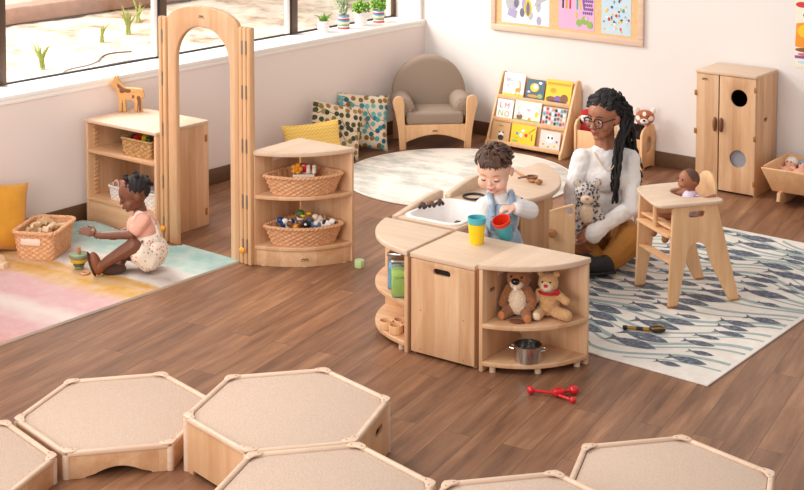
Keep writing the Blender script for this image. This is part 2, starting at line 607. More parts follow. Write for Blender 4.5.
mb.tube([(p[0] - .22 + .1 * math.sin(i * .5), p[1] * .6 - .7, p[2] + .012) for i, p in enumerate(hp)], .007, 6)
tag(mb.build('garden_hose', plain('faded_hose', srgb(80, 66, 66), .6)), 'thin dark hose looping over pale earth outside the left window', 'hose')

# ------------------------------------------------------------------ rugs
def pastel_mat():
    m, nt, bs = newmat('pastel_stripes')
    tc = nt.nodes.new('ShaderNodeTexCoord')
    sx = nt.nodes.new('ShaderNodeSeparateXYZ'); nt.links.new(tc.outputs['Object'], sx.inputs[0])
    mp = nt.nodes.new('ShaderNodeMapping'); mp.inputs['Scale'].default_value = (1.4, 3.2, 1)
    nt.links.new(tc.outputs['Object'], mp.inputs[0])
    f = noise_fac(nt, mp.outputs[0], 3.2, 6, .62)
    # stripe coordinate: along -y with a slight slant, wobbling
    a = nt.nodes.new('ShaderNodeMath'); a.operation = 'MULTIPLY_ADD'; a.inputs[1].default_value = -.1
    nt.links.new(sx.outputs[0], a.inputs[0]); nt.links.new(sx.outputs[1], a.inputs[2])
    b = nt.nodes.new('ShaderNodeMath'); b.operation = 'MULTIPLY_ADD'; b.inputs[1].default_value = .16
    nt.links.new(f, b.inputs[0]); nt.links.new(a.outputs[0], b.inputs[2])
    c = nt.nodes.new('ShaderNodeMapRange'); c.inputs[1].default_value = -1.62; c.inputs[2].default_value = .08
    nt.links.new(b.outputs[0], c.inputs[0])
    teal, pteal, grey, wh = srgb(138, 172, 166), srgb(168, 190, 182), srgb(178, 164, 156), srgb(216, 206, 198)
    yel, bei, pink, pw, dp = srgb(204, 152, 52), srgb(212, 170, 124), srgb(214, 168, 168), srgb(226, 210, 202), srgb(210, 146, 144)
    def pos(y): return (y + 1.62) / 1.70
    st = [(pos(-1.5), dp), (pos(-1.3), pink), (pos(-1.13), pw), (pos(-1.02), pink), (pos(-.86), pink), (pos(-.79), bei),
          (pos(-.72), yel), (pos(-.66), bei), (pos(-.6), yel), (pos(-.56), wh), (pos(-.47), grey), (pos(-.38), wh), (pos(-.31), pteal), (pos(-.12), teal), (pos(.06), pteal)]
    rp = ramp(nt, st)
    nt.links.new(c.outputs[0], rp.inputs[0])
    f2 = noise_fac(nt, tc.outputs['Object'], 9, 6, .7)
    r2 = ramp(nt, [(.42, (0, 0, 0, 1)), (.66, (1, 1, 1, 1))])
    nt.links.new(f2, r2.inputs[0])
    sc = nt.nodes.new('ShaderNodeMath'); sc.operation = 'MULTIPLY'; sc.inputs[1].default_value = .3
    nt.links.new(r2.outputs[0], sc.inputs[0])
    out = mixc(nt, sc.outputs[0], rp.outputs[0], srgb(230, 218, 208))
    nt.links.new(out, bs.inputs['Base Color'])
    bs.inputs['Roughness'].default_value = .95
    bump(nt, bs, noise_fac(nt, tc.outputs['Object'], 260, 2), .3, .002)
    return m
mb = MB()
X0, X1, Y0, Y1 = .04, 1.236, -5.5, -3.185
def yb(x): return -3.245 if x < .79 else Y1
def rz(x, y): return .012 + .035 * math.exp(-((x - .2) / .13) ** 2 - ((y + 3.30) / .06) ** 2)
mb.grid(30, 90, lambda u, v: (X0 + (X1 - X0) * u, Y0 + (yb(X0 + (X1 - X0) * u) - Y0) * v - Y1, rz(X0 + (X1 - X0) * u, Y0 + (yb(X0 + (X1 - X0) * u) - Y0) * v)), mi=0)
for e in ([(X0, Y0), (X1, Y0)], [(X1, Y0), (X1, Y1)], [(X1, Y1), (.80, Y1)], [(.76, -3.245), (X0, -3.245)], [(X0, -3.245), (X0, Y0)]):
    (a, b), (c, d) = e
    mb.poly([(a, b - Y1, .0), (c, d - Y1, .0), (c, d - Y1, rz(c, d)), (a, b - Y1, rz(a, b))], mi=1)
tag(mb.build('pastel_rug', [pastel_mat(), plain('rug_edge', srgb(228, 214, 196), .9)], loc=(0, Y1, 0), smooth=0),
    'pastel pink, yellow, grey and teal striped rug under the seated toddler girl', 'rug')

m, nt, bs = newmat('mottled_pale_rug')
v = texco(nt, (1, 2.2, 1), (0, 0, R(30)))
rp = ramp(nt, [(.3, srgb(168, 172, 166)), (.44, srgb(206, 202, 192)), (.54, srgb(238, 229, 218)), (.8, srgb(244, 236, 226))])
nt.links.new(noise_fac(nt, v, 2.6, 9, .68), rp.inputs[0]); nt.links.new(rp.outputs[0], bs.inputs['Base Color'])
bs.inputs['Roughness'].default_value = .95
bump(nt, bs, noise_fac(nt, texco(nt), 300, 2), .3, .002)
mb = MB(); mb.prism(circle(0, 0, .74, 72), .01, bev=.003)
mb.mi = 1; mb.tube([(math.cos(a) * .738, math.sin(a) * .738, .006) for a in [2 * PI * k / 72 for k in range(72)]], .006, 6, closed=True)
tag(mb.build('round_rug', [m, plain('round_rug_binding', srgb(234, 226, 216), .9)], loc=(1.10, -1.08, 0)), 'round mottled white and grey rug in front of the armchair', 'rug')

# fish rug: fishes and wave lines woven into it
m, nt, bs = newmat('cream_weave')
rp = ramp(nt, [(.3, srgb(222, 211, 200)), (.7, srgb(238, 229, 219))])
nt.links.new(noise_fac(nt, texco(nt), 14, 6, .7), rp.inputs[0]); nt.links.new(rp.outputs[0], bs.inputs['Base Color'])
bs.inputs['Roughness'].default_value = .95
bump(nt, bs, noise_fac(nt, texco(nt), 300, 2), .3, .002)
CREAM = m
m, nt, bs = newmat('navy_weave')
rp = ramp(nt, [(.36, srgb(72, 77, 92)), (.56, srgb(104, 109, 121)), (.72, srgb(182, 182, 184))])
nt.links.new(noise_fac(nt, texco(nt, (1, 2.5, 1), (0, 0, .5)), 55, 3, .6), rp.inputs[0]); nt.links.new(rp.outputs[0], bs.inputs['Base Color'])
bs.inputs['Roughness'].default_value = .95
NAVY = m
SEA = plain('sea_green_weave', srgb(160, 174, 171), .95, var=.12, vscale=60)
mb = MB()
RX0, RX1, RY0, RY1 = 2.62, 3.825, -3.105, -1.03
cx, cy = (RX0 + RX1) / 2, (RY0 + RY1) / 2
mb.bx(RX0 - cx, RX1 - cx, RY0 - cy, RY1 - cy, 0, .008, bev=.003)
W2, H2 = (RX1 - RX0) / 2 - .02, (RY1 - RY0) / 2 - .02
mb.mi = 2
def wavy(x, y0): return y0 + .11 * math.sin(4.2 * x + y0 * 2.6) + .05 * math.sin(9 * x - y0 * 4 + 1)
y0 = -H2
k = 0
while y0 < H2:
    wd = [.010, .017, .007, .013][k % 4]
    L = []
    for i in range(60):
        x = -W2 + 2 * W2 * i / 59
        L.append((x, wavy(x, y0)))
    for a, b in zip(L, L[1:]):
        if abs(a[1]) < H2 - .02 and abs(b[1]) < H2 - .02:
            mb.poly([(a[0], a[1] - wd, .0086), (b[0], b[1] - wd, .0086), (b[0], b[1] + wd, .0086), (a[0], a[1] + wd, .0086)])
    y0 += [.05, .09, .06, .1][k % 4]; k += 1
mb.mi = 1
def fish(x, y, l, ang):
    pr = [(-.5, 0.17), (-.42, .11), (-.33, .045), (-.2, .12), (0, .195), (.2, .175), (.38, .09), (.5, 0),
          (.38, -.09), (.2, -.165), (0, -.19), (-.2, -.11), (-.33, -.04), (-.42, -.11), (-.5, -.17), (-.43, 0)]
    c, s = math.cos(ang), math.sin(ang)
    pts = [(x + l * (a * c - b * s), y + l * (a * s + b * c), .0092) for a, b in pr]
    if all(abs(p[0]) < W2 and abs(p[1]) < H2 for p in pts):
        # split in two convex-ish halves for clean faces
        mb.poly(pts[2:13]); mb.poly([pts[0], pts[1], pts[2], pts[12], pts[13], pts[14], pts[15]])
fr = random.Random(11)
placed = []
row = 0
yy = -H2 + .06
while yy < H2 - .03:
    x = -W2 + fr.uniform(-.05, .2)
    while x < W2:
        l = fr.choice([.12, .15, .18, .21, .24])
        fy = wavy(x, yy) + fr.uniform(-.012, .012)
        if any(abs(fy - b) < (l + c) * .19 + .006 and abs(x + l / 2 - a) < (l + c) * .5 for a, b, c in placed):
            x += .04
            continue
        placed.append((x + l / 2, fy, l))
        fish(x + l / 2, fy, l, .27 * math.cos(3.6 * x + yy * 2.1) * .7 - .05)
        x += l + fr.uniform(.02, .09)
    yy += .07; row += 1
tag(mb.build('fish_rug', [CREAM, NAVY, SEA], loc=(cx, cy, 0), smooth=0), 'cream rug woven with navy fish and pale wavy lines under the small high chair', 'rug')
# ------------------------------------------------------------------ hexagonal platforms
CARPET, nt, bs = newmat('beige_loop_carpet')
v = texco(nt)
rp = ramp(nt, [(.3, srgb(200, 172, 152)), (.55, srgb(212, 186, 166)), (.8, srgb(222, 200, 182))])
nt.links.new(noise_fac(nt, v, 160, 3, .7), rp.inputs[0]); nt.links.new(rp.outputs[0], bs.inputs['Base Color'])
bs.inputs['Roughness'].default_value = .95
wv = nt.nodes.new('ShaderNodeTexWave'); wv.inputs['Scale'].default_value = 40; wv.inputs['Distortion'].default_value = 1.5
nt.links.new(v, wv.inputs['Vector']); bump(nt, bs, wv.outputs['Fac'], .22, .003)
S = .3744
def hexcorner(k, r=S): return (r * math.cos(R(60 * k)), r * math.sin(R(60 * k)))
def platform(H, loc, ang, label, low, logo=None):
    t = thing('hexagon_platform', label, 'platform', loc, ang, 'hexagonal carpeted platforms')
    mb = MB(); mb.prism([hexcorner(k, S - .026) for k in range(6)], .012, T(0, 0, H - .02), bev=.002)
    mb.build('carpet_top', CARPET, t)
    ap = S * math.cos(R(30))
    for k in range(6):
        a = 60 * k + 30
        mt = M((0, 0, 0), (0, 0, a))
        # side panel in the plane x = ap, spanning y
        hw = S / 2 - .012
        if low:
            arch = [(-hw + .075 + (2 * hw - .15) * i / 12, .004 + .03 * math.sin(PI * i / 12)) for i in range(13)]
            out = [(-hw, .0)] + [(-hw + .06, .0), (-hw + .062, .004)] + arch[1:-1] + [(hw - .062, .004), (hw - .06, 0), (hw, .0), (hw, H - .014), (-hw, H - .014)]
        else:
            out = [(-hw, 0), (-hw + .04, 0), (-hw + .042, .016), (hw - .042, .016), (hw - .04, 0), (hw, 0), (hw, H - .014), (-hw, H - .014)]
        holes = [slot(.075, H * .62, .075, .03)] if (not low and k in (5, 2)) else []
        mb = MB(); mb.prism(out, .014, mt @ T(ap - .02, 0, 0) @ PYZ, holes=holes, bev=.002)
        p = mb.build('side_panel', MZY if not low else MY, t)
        if logo == k:
            maker_mark(p, mt @ T(ap - .0052, .02, H * .36) @ PYZ)
        c0, c1 = hexcorner(k), hexcorner(k + 1)
        def rad(c, r): 
            l = math.hypot(*c); return (c[0] * r / l, c[1] * r / l)
        q0, q1 = rad(c0, S - .012), rad(c1, S - .012)
        mb = MB()
        L = math.dist(q0, q1)
        mb.box(((q0[0] + q1[0]) / 2, (q0[1] + q1[1]) / 2, H - .009), (.02, L - .012, .02), (0, 0, a), bev=.007, seg=3)
        mb.build('top_rail', MEDGE, t)
        # corner block: post plus rounded cap plate
        mb = MB()
        cc = rad(c0, S - .016)
        mb.cyl((cc[0], cc[1], 0), (cc[0], cc[1], H - .012), .014, n=16, bev=.003)
        c2 = rad(c0, S - .026)
        mb.prism(smoothloop([(c2[0] + x * math.cos(R(60 * k)) - y * math.sin(R(60 * k)), c2[1] + x * math.sin(R(60 * k)) + y * math.cos(R(60 * k)))
                             for x, y in ((.024, -.006), (.024, .006), (.006, .034), (-.018, .034), (-.010, .0), (-.018, -.034), (.006, -.034))], 2), .006, T(0, 0, H - .003), bev=.002)
        cp = mb.build('corner_post', MEDGE, t)
        for sgn in (-1, 1):
            mb = MB()
            d = R(60 * k + sgn * 30)
            mb.cyl((c2[0] - .004 * math.cos(d) - sgn * .016 * -math.sin(R(60 * k)), c2[1] - .004 * math.sin(d) - sgn * .016 * math.cos(R(60 * k)), H + .0025),
                   (c2[0] - .004 * math.cos(d) - sgn * .016 * -math.sin(R(60 * k)), c2[1] - .004 * math.sin(d) - sgn * .016 * math.cos(R(60 * k)), H + .0034), .003, n=10)
            mb.build('screw', BRASS, cp)
    return t
HT = R(1)
hexang = math.degrees(.885)
platform(.1, (2.324, -4.912, 0), hexang, 'low hexagonal platform at the left, between the tall one and the frame edge', True)
platform(.2, (2.956, -4.657, 0), hexang, 'tall hexagonal platform nearest the cabinets, with a hand slot in its right side', False, None)
platform(.2, (3.469, -5.063, 0), hexang, 'hexagonal platform cut by the bottom edge, in front of the slotted tall one', False)
platform(.2, (4.090, -4.815, 0), hexang, 'hexagonal platform cut by the bottom edge, left of the rightmost platform', False)
platform(.11, (4.195, -4.140, 0), hexang, 'rightmost hexagonal platform, on the open floor below the fish rug', True)
platform(.1, (2.215, -5.575, 0), hexang, 'leftmost hexagonal platform, cut off by the lower left corner of the picture', True)

# ------------------------------------------------------------------ wicker baskets
def wicker_mat(name, a, b):
    m, nt, bs = newmat(name)
    rp = ramp(nt, [(.3, b), (.7, a)])
    nt.links.new(noise_fac(nt, texco(nt), 70, 3, .6), rp.inputs[0]); nt.links.new(rp.outputs[0], bs.inputs['Base Color'])
    bs.inputs['Roughness'].default_value = .6
    return m
WICK = wicker_mat('honey_wicker', srgb(236, 186, 142), srgb(202, 144, 100))
SEAG = wicker_mat('seagrass', srgb(206, 160, 104), srgb(150, 106, 62))
ROPE = wicker_mat('white_rope', srgb(240, 230, 222), srgb(214, 200, 190))
def resample(loop, n):
    L = [0]
    for a, b in zip(loop, loop[1:] + loop[:1]):
        L.append(L[-1] + math.dist(a, b))
    out = []
    j = 0
    for i in range(n):
        d = L[-1] * i / n
        while L[j + 1] < d:
            j += 1
        t = (d - L[j]) / max(L[j + 1] - L[j], 1e-9)
        a, b = loop[j % len(loop)], loop[(j + 1) % len(loop)]
        out.append((a[0] + (b[0] - a[0]) * t, a[1] + (b[1] - a[1]) * t))
    return out
def basket_parts(t, loop, h, flare, mat, nst=30, rows=9, amp=.003, rim=.009, ctr=(0, 0)):
    """woven shell: stakes x rows bulge in and out alternately"""
    n = nst * 6
    lp = resample(loop, n)
    nr = []
    for i in range(n):
        a, b = lp[i - 1], lp[(i + 1) % n]
        d = (b[0] - a[0], b[1] - a[1]); l = math.hypot(*d) or 1
        nr.append((d[1] / l, -d[0] / l))
    def pt(i, v, off):
        s = 1 - flare * (1 - v)
        x, y = lp[i]
        x = ctr[0] + (x - ctr[0]) * s; y = ctr[1] + (y - ctr[1]) * s
        k = amp * math.sin(2 * PI * i * nst / 2 / n + (0 if int(v * rows * .999) % 2 else PI)) * abs(math.sin(PI * v * rows)) ** .5
        return (x + nr[i][0] * (k + off), y + nr[i][1] * (k + off), h * v)
    mb = MB()
    mb.grid(n, rows * 4 + 1, lambda u, v: pt(round(u * n) % n, v, 0), closed_u=True)
    mb.grid(n, 5, lambda u, v: pt(round(u * n) % n, 1 - v, -.008), closed_u=True)
    s = 1 - flare
    mb.prism([(ctr[0] + (x - ctr[0]) * s, ctr[1] + (y - ctr[1]) * s) for x, y in lp[::3]], .006, bev=0)
    body = mb.build('woven_body', mat, t, smooth=60)
    mb = MB()
    for ph in (0, PI):
        mb.tube([(lp[i][0] + nr[i][0] * .45 * rim * math.cos(i * .55 + ph), lp[i][1] + nr[i][1] * .45 * rim * math.cos(i * .55 + ph), h + .4 * rim * math.sin(i * .55 + ph)) for i in range(n)], rim * .72, 6, closed=True)
    mb.build('rim', mat, t)
    return body
# ------------------------------------------------------------------ quarter-round shelves
def sector(Rr, sag, n=20, corner=.012):
    """apex at origin, arms along +x and +y, bowed front"""
    a, b = Vector((Rr, corner)), Vector((corner, Rr))
    pts = [(0, 0), (Rr, 0)]
    nrm = Vector((1, 1)).normalized()
    for i in range(n + 1):
        t = i / n
        p = a.lerp(b, t) + nrm * sag * 4 * t * (1 - t)
        pts.append((p.x, p.y))
    pts.append((0, Rr))
    return pts
def quarter_shelf(name, label, loc, rot, Rr, H, levels, kick, sag=.07, top_t=.024):
    t = thing(name, label, 'shelf', loc, rot, None)
    mb = MB(); mb.prism(sector(Rr + .006, sag), top_t, T(0, 0, H - top_t), bev=.005, seg=3)
    mb.build('top', MTOP, t)
    mb = MB(); mb.bx(.02, Rr, 0, .018, 0, H - top_t, bev=.003); mb.build('side_panel', MZ, t)
    mb = MB(); mb.bx(0, .018, .02, Rr, 0, H - top_t, bev=.003); mb.build('side_panel', MZY, t)
    for z in levels:
        mb = MB(); mb.prism([(x * .985 + .006, y * .985 + .006) for x, y in sector(Rr - .012, sag - .004)], .02, T(.01, .01, z - .02), bev=.004, seg=3)
        mb.build('shelf_board', MX, t)
    if kick:
        mb = MB(); mb.prism([(x * .97 + .006, y * .97 + .006) for x, y in sector(Rr - .014, sag - .004)], kick[1] - kick[0], T(.008, .008, kick[0]), bev=.003)
        mb.build('kick_board', MX, t)
    mb = MB()
    for x, y in ((Rr - .03, .05), (.05, Rr - .03), (Rr * .62, Rr * .62)):
        mb.cyl((x, y, 0), (x, y, levels[0] - .018 if not kick else kick[0] + .005), .014, n=12)
    mb.build('foot', MTOP, t)
    return t
# by the arch
QA = (1.300, -2.795, 0)
qs = quarter_shelf('quarter_round_shelf', 'quarter-round maple shelf beside the wooden arch holding two wicker baskets', QA, -88.5, .372, .597, [.105, .368], (.0, .086))
maker_mark(qs, M((.262, .262, .048), (90, 0, 135)) @ T(0, 0, .005))
# central island
qr = quarter_shelf('quarter_round_shelf', 'quarter-round shelf at the right end of the cabinet island holding plush animals and a pot', (2.990, -3.225, 0), -86, .338, .459, [.046, .206], None)
maker_mark(qr, M((.26, .019, .33), (90, 0, 180)))
mb = MB(); mb.box((.19, .0192, .385), (.05, .001, .016), bev=0); mb.build('sticker', LABEL, qr)
mb = MB(); mb.box((.2, .0192, .53), (.07, .001, .02), bev=0); mb.build('sticker', LABEL, qs)
ql = quarter_shelf('quarter_round_shelf', 'quarter-round shelf at the left end of the cabinet island holding jars and a ring tray', (2.638, -3.238, 0), 184, .358, .450, [.046, .225], None, sag=.08)

# cabinet with a grip slot
t = thing('storage_cabinet', 'square maple cabinet with a finger slot, between the two quarter-round shelves of the island', 'cabinet', (2.676, -3.588, 0), 4)
Wc, Dc, Hc = .318, .375, .445
mb = MB(); mb.bx(-.004, Wc + .004, -.004, Dc, Hc - .022, Hc, bev=.004); mb.build('top', MTOP, t)
mb = MB(); mb.prism(rrect(0, Wc, .012, Hc - .024, .006), .018, T(0, .018, 0) @ PXZ, holes=[slot(.156, .382, .085, .026)], bev=.003); mb.build('front_panel', MZ, t)
mb = MB(); mb.bx(.105, .207, .02, .024, .36, .404, bev=0); mb.build('slot_shade', SHADEDARK, t)  # dark plate standing in for the shade inside the slot
for x in (0, Wc - .016):
    mb = MB(); mb.bx(x, x + .016, .02, Dc, 0, Hc - .024); mb.build('side_panel', MZY, t)
mb = MB(); mb.bx(0.016, Wc - .016, Dc - .012, Dc, 0.02, Hc - .024); mb.build('back_panel', MZ, t)
mb = MB()
for x, z in ((.05, .2), (.265, .2), (.05, .03), (.265, .03)):
    mb.cyl((x, -.001, z), (x, .002, z), .003, n=10)
mb.build('plug', TANWOOD, t)

# sink unit with the white basin
t = thing('toy_sink_unit', 'low maple sink unit with a white basin, behind the left quarter-round shelf', 'toy sink', (2.30, -3.215, 0), 4)
Ws, Ds, Hs = .33, .40, .445
mb = MB(); mb.prism(rrect(0, Ws, 0, Ds, .01), .022, T(0, 0, Hs - .022), holes=[rrect(.025, .305, .03, .375, .05)], bev=.003); mb.build('counter_top', MTOP, t)
for x in (0, Ws - .016):
    mb = MB(); mb.bx(x, x + .016, 0, Ds, 0, Hs - .022); mb.build('side_panel', MZY, t)
mb = MB()
lo = [rrect(.045, .295, .04, .35, .05, 6), rrect(.06, .28, .055, .335, .045, 6)]
lp0 = resample(rrect(.012, .318, .016, .388, .055, 6), 64); lp1 = resample(rrect(.028, .302, .033, .372, .05, 6), 64); lp2 = resample(rrect(.048, .282, .052, .352, .045, 6), 64)
rings = [(lp0, Hs + .001), (lp0, Hs + .008), (resample(rrect(.018, .312, .022, .382, .055, 6), 64), Hs + .011), (lp1, Hs + .008), (lp2, Hs - .09)]
mb.grid(64, 5, lambda u, v: (*rings[round(v * 4)][0][round(u * 64) % 64], rings[round(v * 4)][1]), closed_u=True)
mb.prism([p for p in lp2], .003, T(0, 0, Hs - .092), bev=0)
mb.build('basin', WHITE, t)
mb = MB()                                   # wavy rim along the outer side
n = 22
out = [(0, Hs - .05)] + [(0, Hs + .004)] + [(.4 * i / n, Hs + .004 + .038 * math.sin(PI / 2 * min(1, i / n * 1.05)) ** 1.3) for i in range(1, n)] + [(.4, Hs + .036), (.4, Hs - .05)]
mb.prism(out, .034, T(-.03, 0, 0) @ PYZ, bev=.008, seg=3)
mb.build('splash_rim', MTOP, t)

# counter that joins sink and stove
t = thing('corner_counter', 'low maple corner counter behind the toddler boy with a black ring on it', 'counter', (2.30, -2.805, 0), 0)
mb = MB(); mb.prism([(0, 0), (.33, 0), (.33, .15), (0, .262)], .022, T(0, 0, .423), bev=.004); mb.build('counter_top', MTOP, t)
for y in (.0, .095):
    mb = MB(); mb.bx(.0, .32, y, y + .016, 0, .423); mb.build('side_panel', MZ, t)
mb = MB()
out = [(0, .40), (0, .452)] + [(.26 * i / 16, .468 + .042 * math.sin(PI / 2 * (i / 16)) ** 1.2) for i in range(1, 16)] + [(.26, .505), (.26, .40)]
mb.prism(out, .034, T(-.03, 0, 0) @ PYZ, bev=.008, seg=3); mb.build('splash_rim', MTOP, t)

# play stove with rounded top, open door
t = thing('toy_stove', 'low maple toy stove with a rounded top and its door standing open, beside the woman', 'toy stove', (2.28, -2.530, 0), 0)
topo = smoothloop([(0, 0.0), (0, .0), (.33, -.11), (.375, -.06), (.385, .08), (.35, .22), (.24, .40), (.06, .56), (0, .56), (0, .5)], 3)
mb = MB(); mb.prism(topo, .026, T(0, 0, .434), bev=.008, seg=3); mb.build('counter_top', MTOP, t)
mb = MB(); mb.prism([(0, .32), (.29, .32), (.29, .42), (0, .42)], .016, T(.03, -.06, 0) @ M((0, 0, 0), (0, 0, -14)) @ PXZ, bev=.003); mb.build('front_rail', MX, t)
for x in (.03, .30):
    mb = MB(); mb.bx(x, x + .016, -.05 - (x > .2) * .04, .2, 0, .42); mb.build('side_panel', MZY, t)
mb = MB(); mb.bx(.03, .31, .19, .206, 0, .432); mb.build('back_panel', MZ, t)
mb = MB(); mb.bx(.045, .30, -.05, .19, .03, .05); mb.bx(.045, .30, -.05, .19, .2, .215); mb.build('shelf_board', MX, t)
for i, (x, y) in enumerate(((.215, -.128), (.26, -.14))):
    mb = MB(); mb.cyl((x, y, .393), (x - .006, y - .024, .393), .013, n=16, bev=.003, mi=0)
    mb.build('knob', RED if i else BLACK, t)
d = MB(); d.prism([(0, 0), (.125, 0), (.125, .415), (.115, .425), (0, .385)], .016, M((.435, -.02, .02), (0, 0, 26)) @ PXZ, holes=[circle(.098, .388, .018, 20)], bev=.003)
dr = d.build('door', PLY, t)
mb = MB(); mb.cyl((.458, -.024, .30), (.474, -.058, .30), .018, n=20, bev=.004); mb.build('knob', TANWOOD, dr)
mb = MB(); mb.prism([(0, 0), (.12, 0), (.12, .15), (0, .15)], .015, M((.2, -.16, .05), (0, 0, -8)) @ PXZ, holes=[circle(.09, .03, .022, 20)], bev=.002)
mb.build('drawer_front', MX, t)

# ------------------------------------------------------------------ arch with hinge boards
t = thing('wooden_arch', 'tall maple archway standing between the low shelf and the quarter-round shelf', 'arch', (.968, -3.175, 0), 0)
xo, xi = .268, .205
outer = [(-xo, 0), (-xi, 0)] + [(-xi, .98)] + [(xi * math.cos(a), .98 + .227 * math.sin(a) ** .8) for a in [PI - PI * i / 24 for i in range(1, 24)]] + [(xi, .98), (xi, 0), (xo, 0), (xo, 1.225)]
outer += [(xo * math.cos(a) * 1.0, 1.225 + .09 * math.sin(a)) for a in [PI * i / 20 for i in range(1, 20)]] + [(-xo, 1.225)]
mb = MB(); mb.prism(outer, .03, T(0, .015, 0) @ PXZ, bev=.006, seg=3)
p = mb.build('arch_panel', MZ, t)
maker_mark(t, T(0, -.0152, 1.258) @ M((0, 0, 0), (90, 0, 0)))
for x0, nm in ((-.305, 1), (-.338, 1), (.272, 1), (.301, 1), (.330, 1)):
    mb = MB(); mb.bx(x0, x0 + .026, -.02, .02, 0.0, 1.235, bev=.009); mb.build('hinge_board', WARM if nm else MZ, t)
for x0 in (-.309, .298, .327):
    for z in (.1, .33, .62, .9, 1.13):
        mb = MB(); mb.cyl((x0 + .002, -.018, z - .035), (x0 + .002, -.018, z + .035), .0055, n=10); mb.build('hinge', HINGE, t)
for x0 in (-.309, .298):
    mb = MB(); mb.ball((x0 + .002, -.026, .075), (.02, .012, .016)); mb.build('stop_knob', ORANGE, t)

# ------------------------------------------------------------------ low shelf unit on the left
t = thing('low_shelf_unit', 'low maple two-tier shelf unit against the window wall, left of the arch', 'shelf', (.048, -3.228, 0), 1.5)
Wl, Dl, Hl = .58, .40, .6
mb = MB(); mb.bx(-.004, Wl + .004, -.006, Dl, Hl - .02, Hl, bev=.004); mb.build('top', MTOP, t)
for x in (0, Wl - .018):
    mb = MB(); mb.bx(x, x + .018, 0, Dl, 0, Hl - .02)
    sp = mb.build('side_panel', MZY, t)
mb = MB()                                  # ladder of peg notches inside the left panel
for k in range(17):
    mb.box((.0205, .06, .17 + k * .024), (.010, .034, .012), (0, 15, 0), bev=.003)
mb.build('notched_strip', WARM, t)
mb = MB(); mb.bx(.018, Wl - .018, Dl - .012, Dl, .02, Hl - .02); mb.build('back_panel', MZ, t)
for z in (.155, .43):
    mb = MB(); mb.bx(.016, Wl - .016, -.004 if z > .2 else .0, Dl - .012, z - .02, z, bev=.003); mb.build('shelf_board', MX, t)
mb = MB(); mb.bx(.018, Wl - .018, .01, .026, .0, .135); mb.build('kick_board', MX, t)
mb = MB()
for z in (.08, .5):
    mb.bx(Wl - .002, Wl + .003, Dl - .03, Dl - .012, z - .02, z + .02, bev=.002)
mb.build('latch', BRASS, t)

# ------------------------------------------------------------------ wardrobe
t = thing('toy_wardrobe', 'tall maple toy wardrobe with two round holes in its right door, against the back wall', 'wardrobe', (2.385, -.345, 0), 1)
Ww, Dw, Hw = .39, .325, .745
mb = MB(); mb.bx(-.003, Ww + .003, -.006, Dw, Hw - .018, Hw, bev=.003); mb.build('top', MTOP, t)
mb = MB(); mb.bx(0, .016, .016, Dw, 0, Hw - .018); mb.build('side_panel', MZY, t)
mb = MB(); mb.prism([(.016, 0), (Dw, 0), (Dw, Hw - .018), (.016, Hw - .018)], .016, T(Ww - .016, 0, 0) @ PYZ, holes=[slot(.16, .455, .05, .026)], bev=.003); mb.build('side_panel', MZY, t)
mb = MB(); mb.bx(.016, Ww - .016, Dw - .012, Dw, 0, Hw - .018); mb.bx(.016, Ww - .016, .02, Dw, .01, .025); mb.build('back_panel', SHADEDARK, t)  # back and floor coloured near-black, painting in the shade behind the doors
xs = .152
mb = MB(); mb.prism([(.002, .012), (xs - .004, .012), (xs - .004, Hw - .02), (.002, Hw - .02)], .016, T(0, .016, 0) @ PXZ, bev=.003)
d1 = mb.build('door', MZ, t)
hole1, hole2 = (.282, .597), (.28, .222)
mb = MB(); mb.prism([(xs + .003, .012), (Ww - .002, .012), (Ww - .002, Hw - .02), (xs + .003, Hw - .02)], .016, T(0, .016, 0) @ PXZ, holes=[circle(*hole1, .053, 32), circle(*hole2, .053, 32)], bev=.004)
d2 = mb.build('door', MZ, t)
mb = MB(); mb.cyl((hole2[0], .018, hole2[1]), (hole2[0], .021, hole2[1]), .056, n=32); mb.build('window_mesh', plain('grey_mesh', srgb(150, 150, 160), .4, var=.15, vscale=300), d2)
for dd, x, sg in ((d1, xs - .022, 1), (d2, xs + .020, -1)):
    mb = MB(); mb.ball((x, -.008, .42), (.014, .014, .046)); mb.build('handle', BROWNWOOD, dd)
maker_mark(d1, T(.06, -.0004, .69) @ M((0, 0, 0), (90, 0, 0)))
for x, zz in ((-.001, (.60, .36)), (Ww + .001, (.66, .36, .083))):
    for z in zz:
        mb = MB(); mb.box((x - .004 if x > .1 else x, -.001, z), (.016, .006, .034), bev=.001); mb.build('hinge', BRASS, t)

# ------------------------------------------------------------------ book display
t = thing('book_display', 'slanted maple book display rack with three tiers of picture books', 'bookcase', (.745, -.285, 0), 0)
Wb, Hb, Db = .625, .505, .27
prof = [(0, 0), (.27, 0), (.27, .46), (.262, .49), (.24, .508), (.215, .5), (.19, .46), (.02, .055), (0, .03)]
for x in (0, Wb - .018):
    mb = MB(); mb.prism(prof, .018, T(x, 0, 0) @ PYZ, bev=.004); mb.build('side_panel', PLY, t)
sl = math.degrees(math.atan2(.19, .43))
mb = MB()
def bpt(x, s): return (x, .03 + .42 * s * .44 * 1.0, .06 + .42 * s)
for k in range(3):
    z0 = .03 + k * .148
    y0 = .02 + .063 * k
    mb.bx(.018, Wb - .018, y0 - .004, y0 + .055, z0, z0 + .012, bev=.003)          # ledge
    mb.bx(.018, Wb - .018, y0 - .006, y0 + .004, z0, z0 + .028, bev=.003)          # lip
    mb.box((Wb / 2, y0 + .06, z0 + .08), (Wb - .036, .008, .16), (-14, 0, 0), bev=.001)
mb.build('tier', PLY, t)
mb = MB(); mb.bx(.018, Wb - .018, .26, .27, .02, .46); mb.build('back_panel', PLY, t)

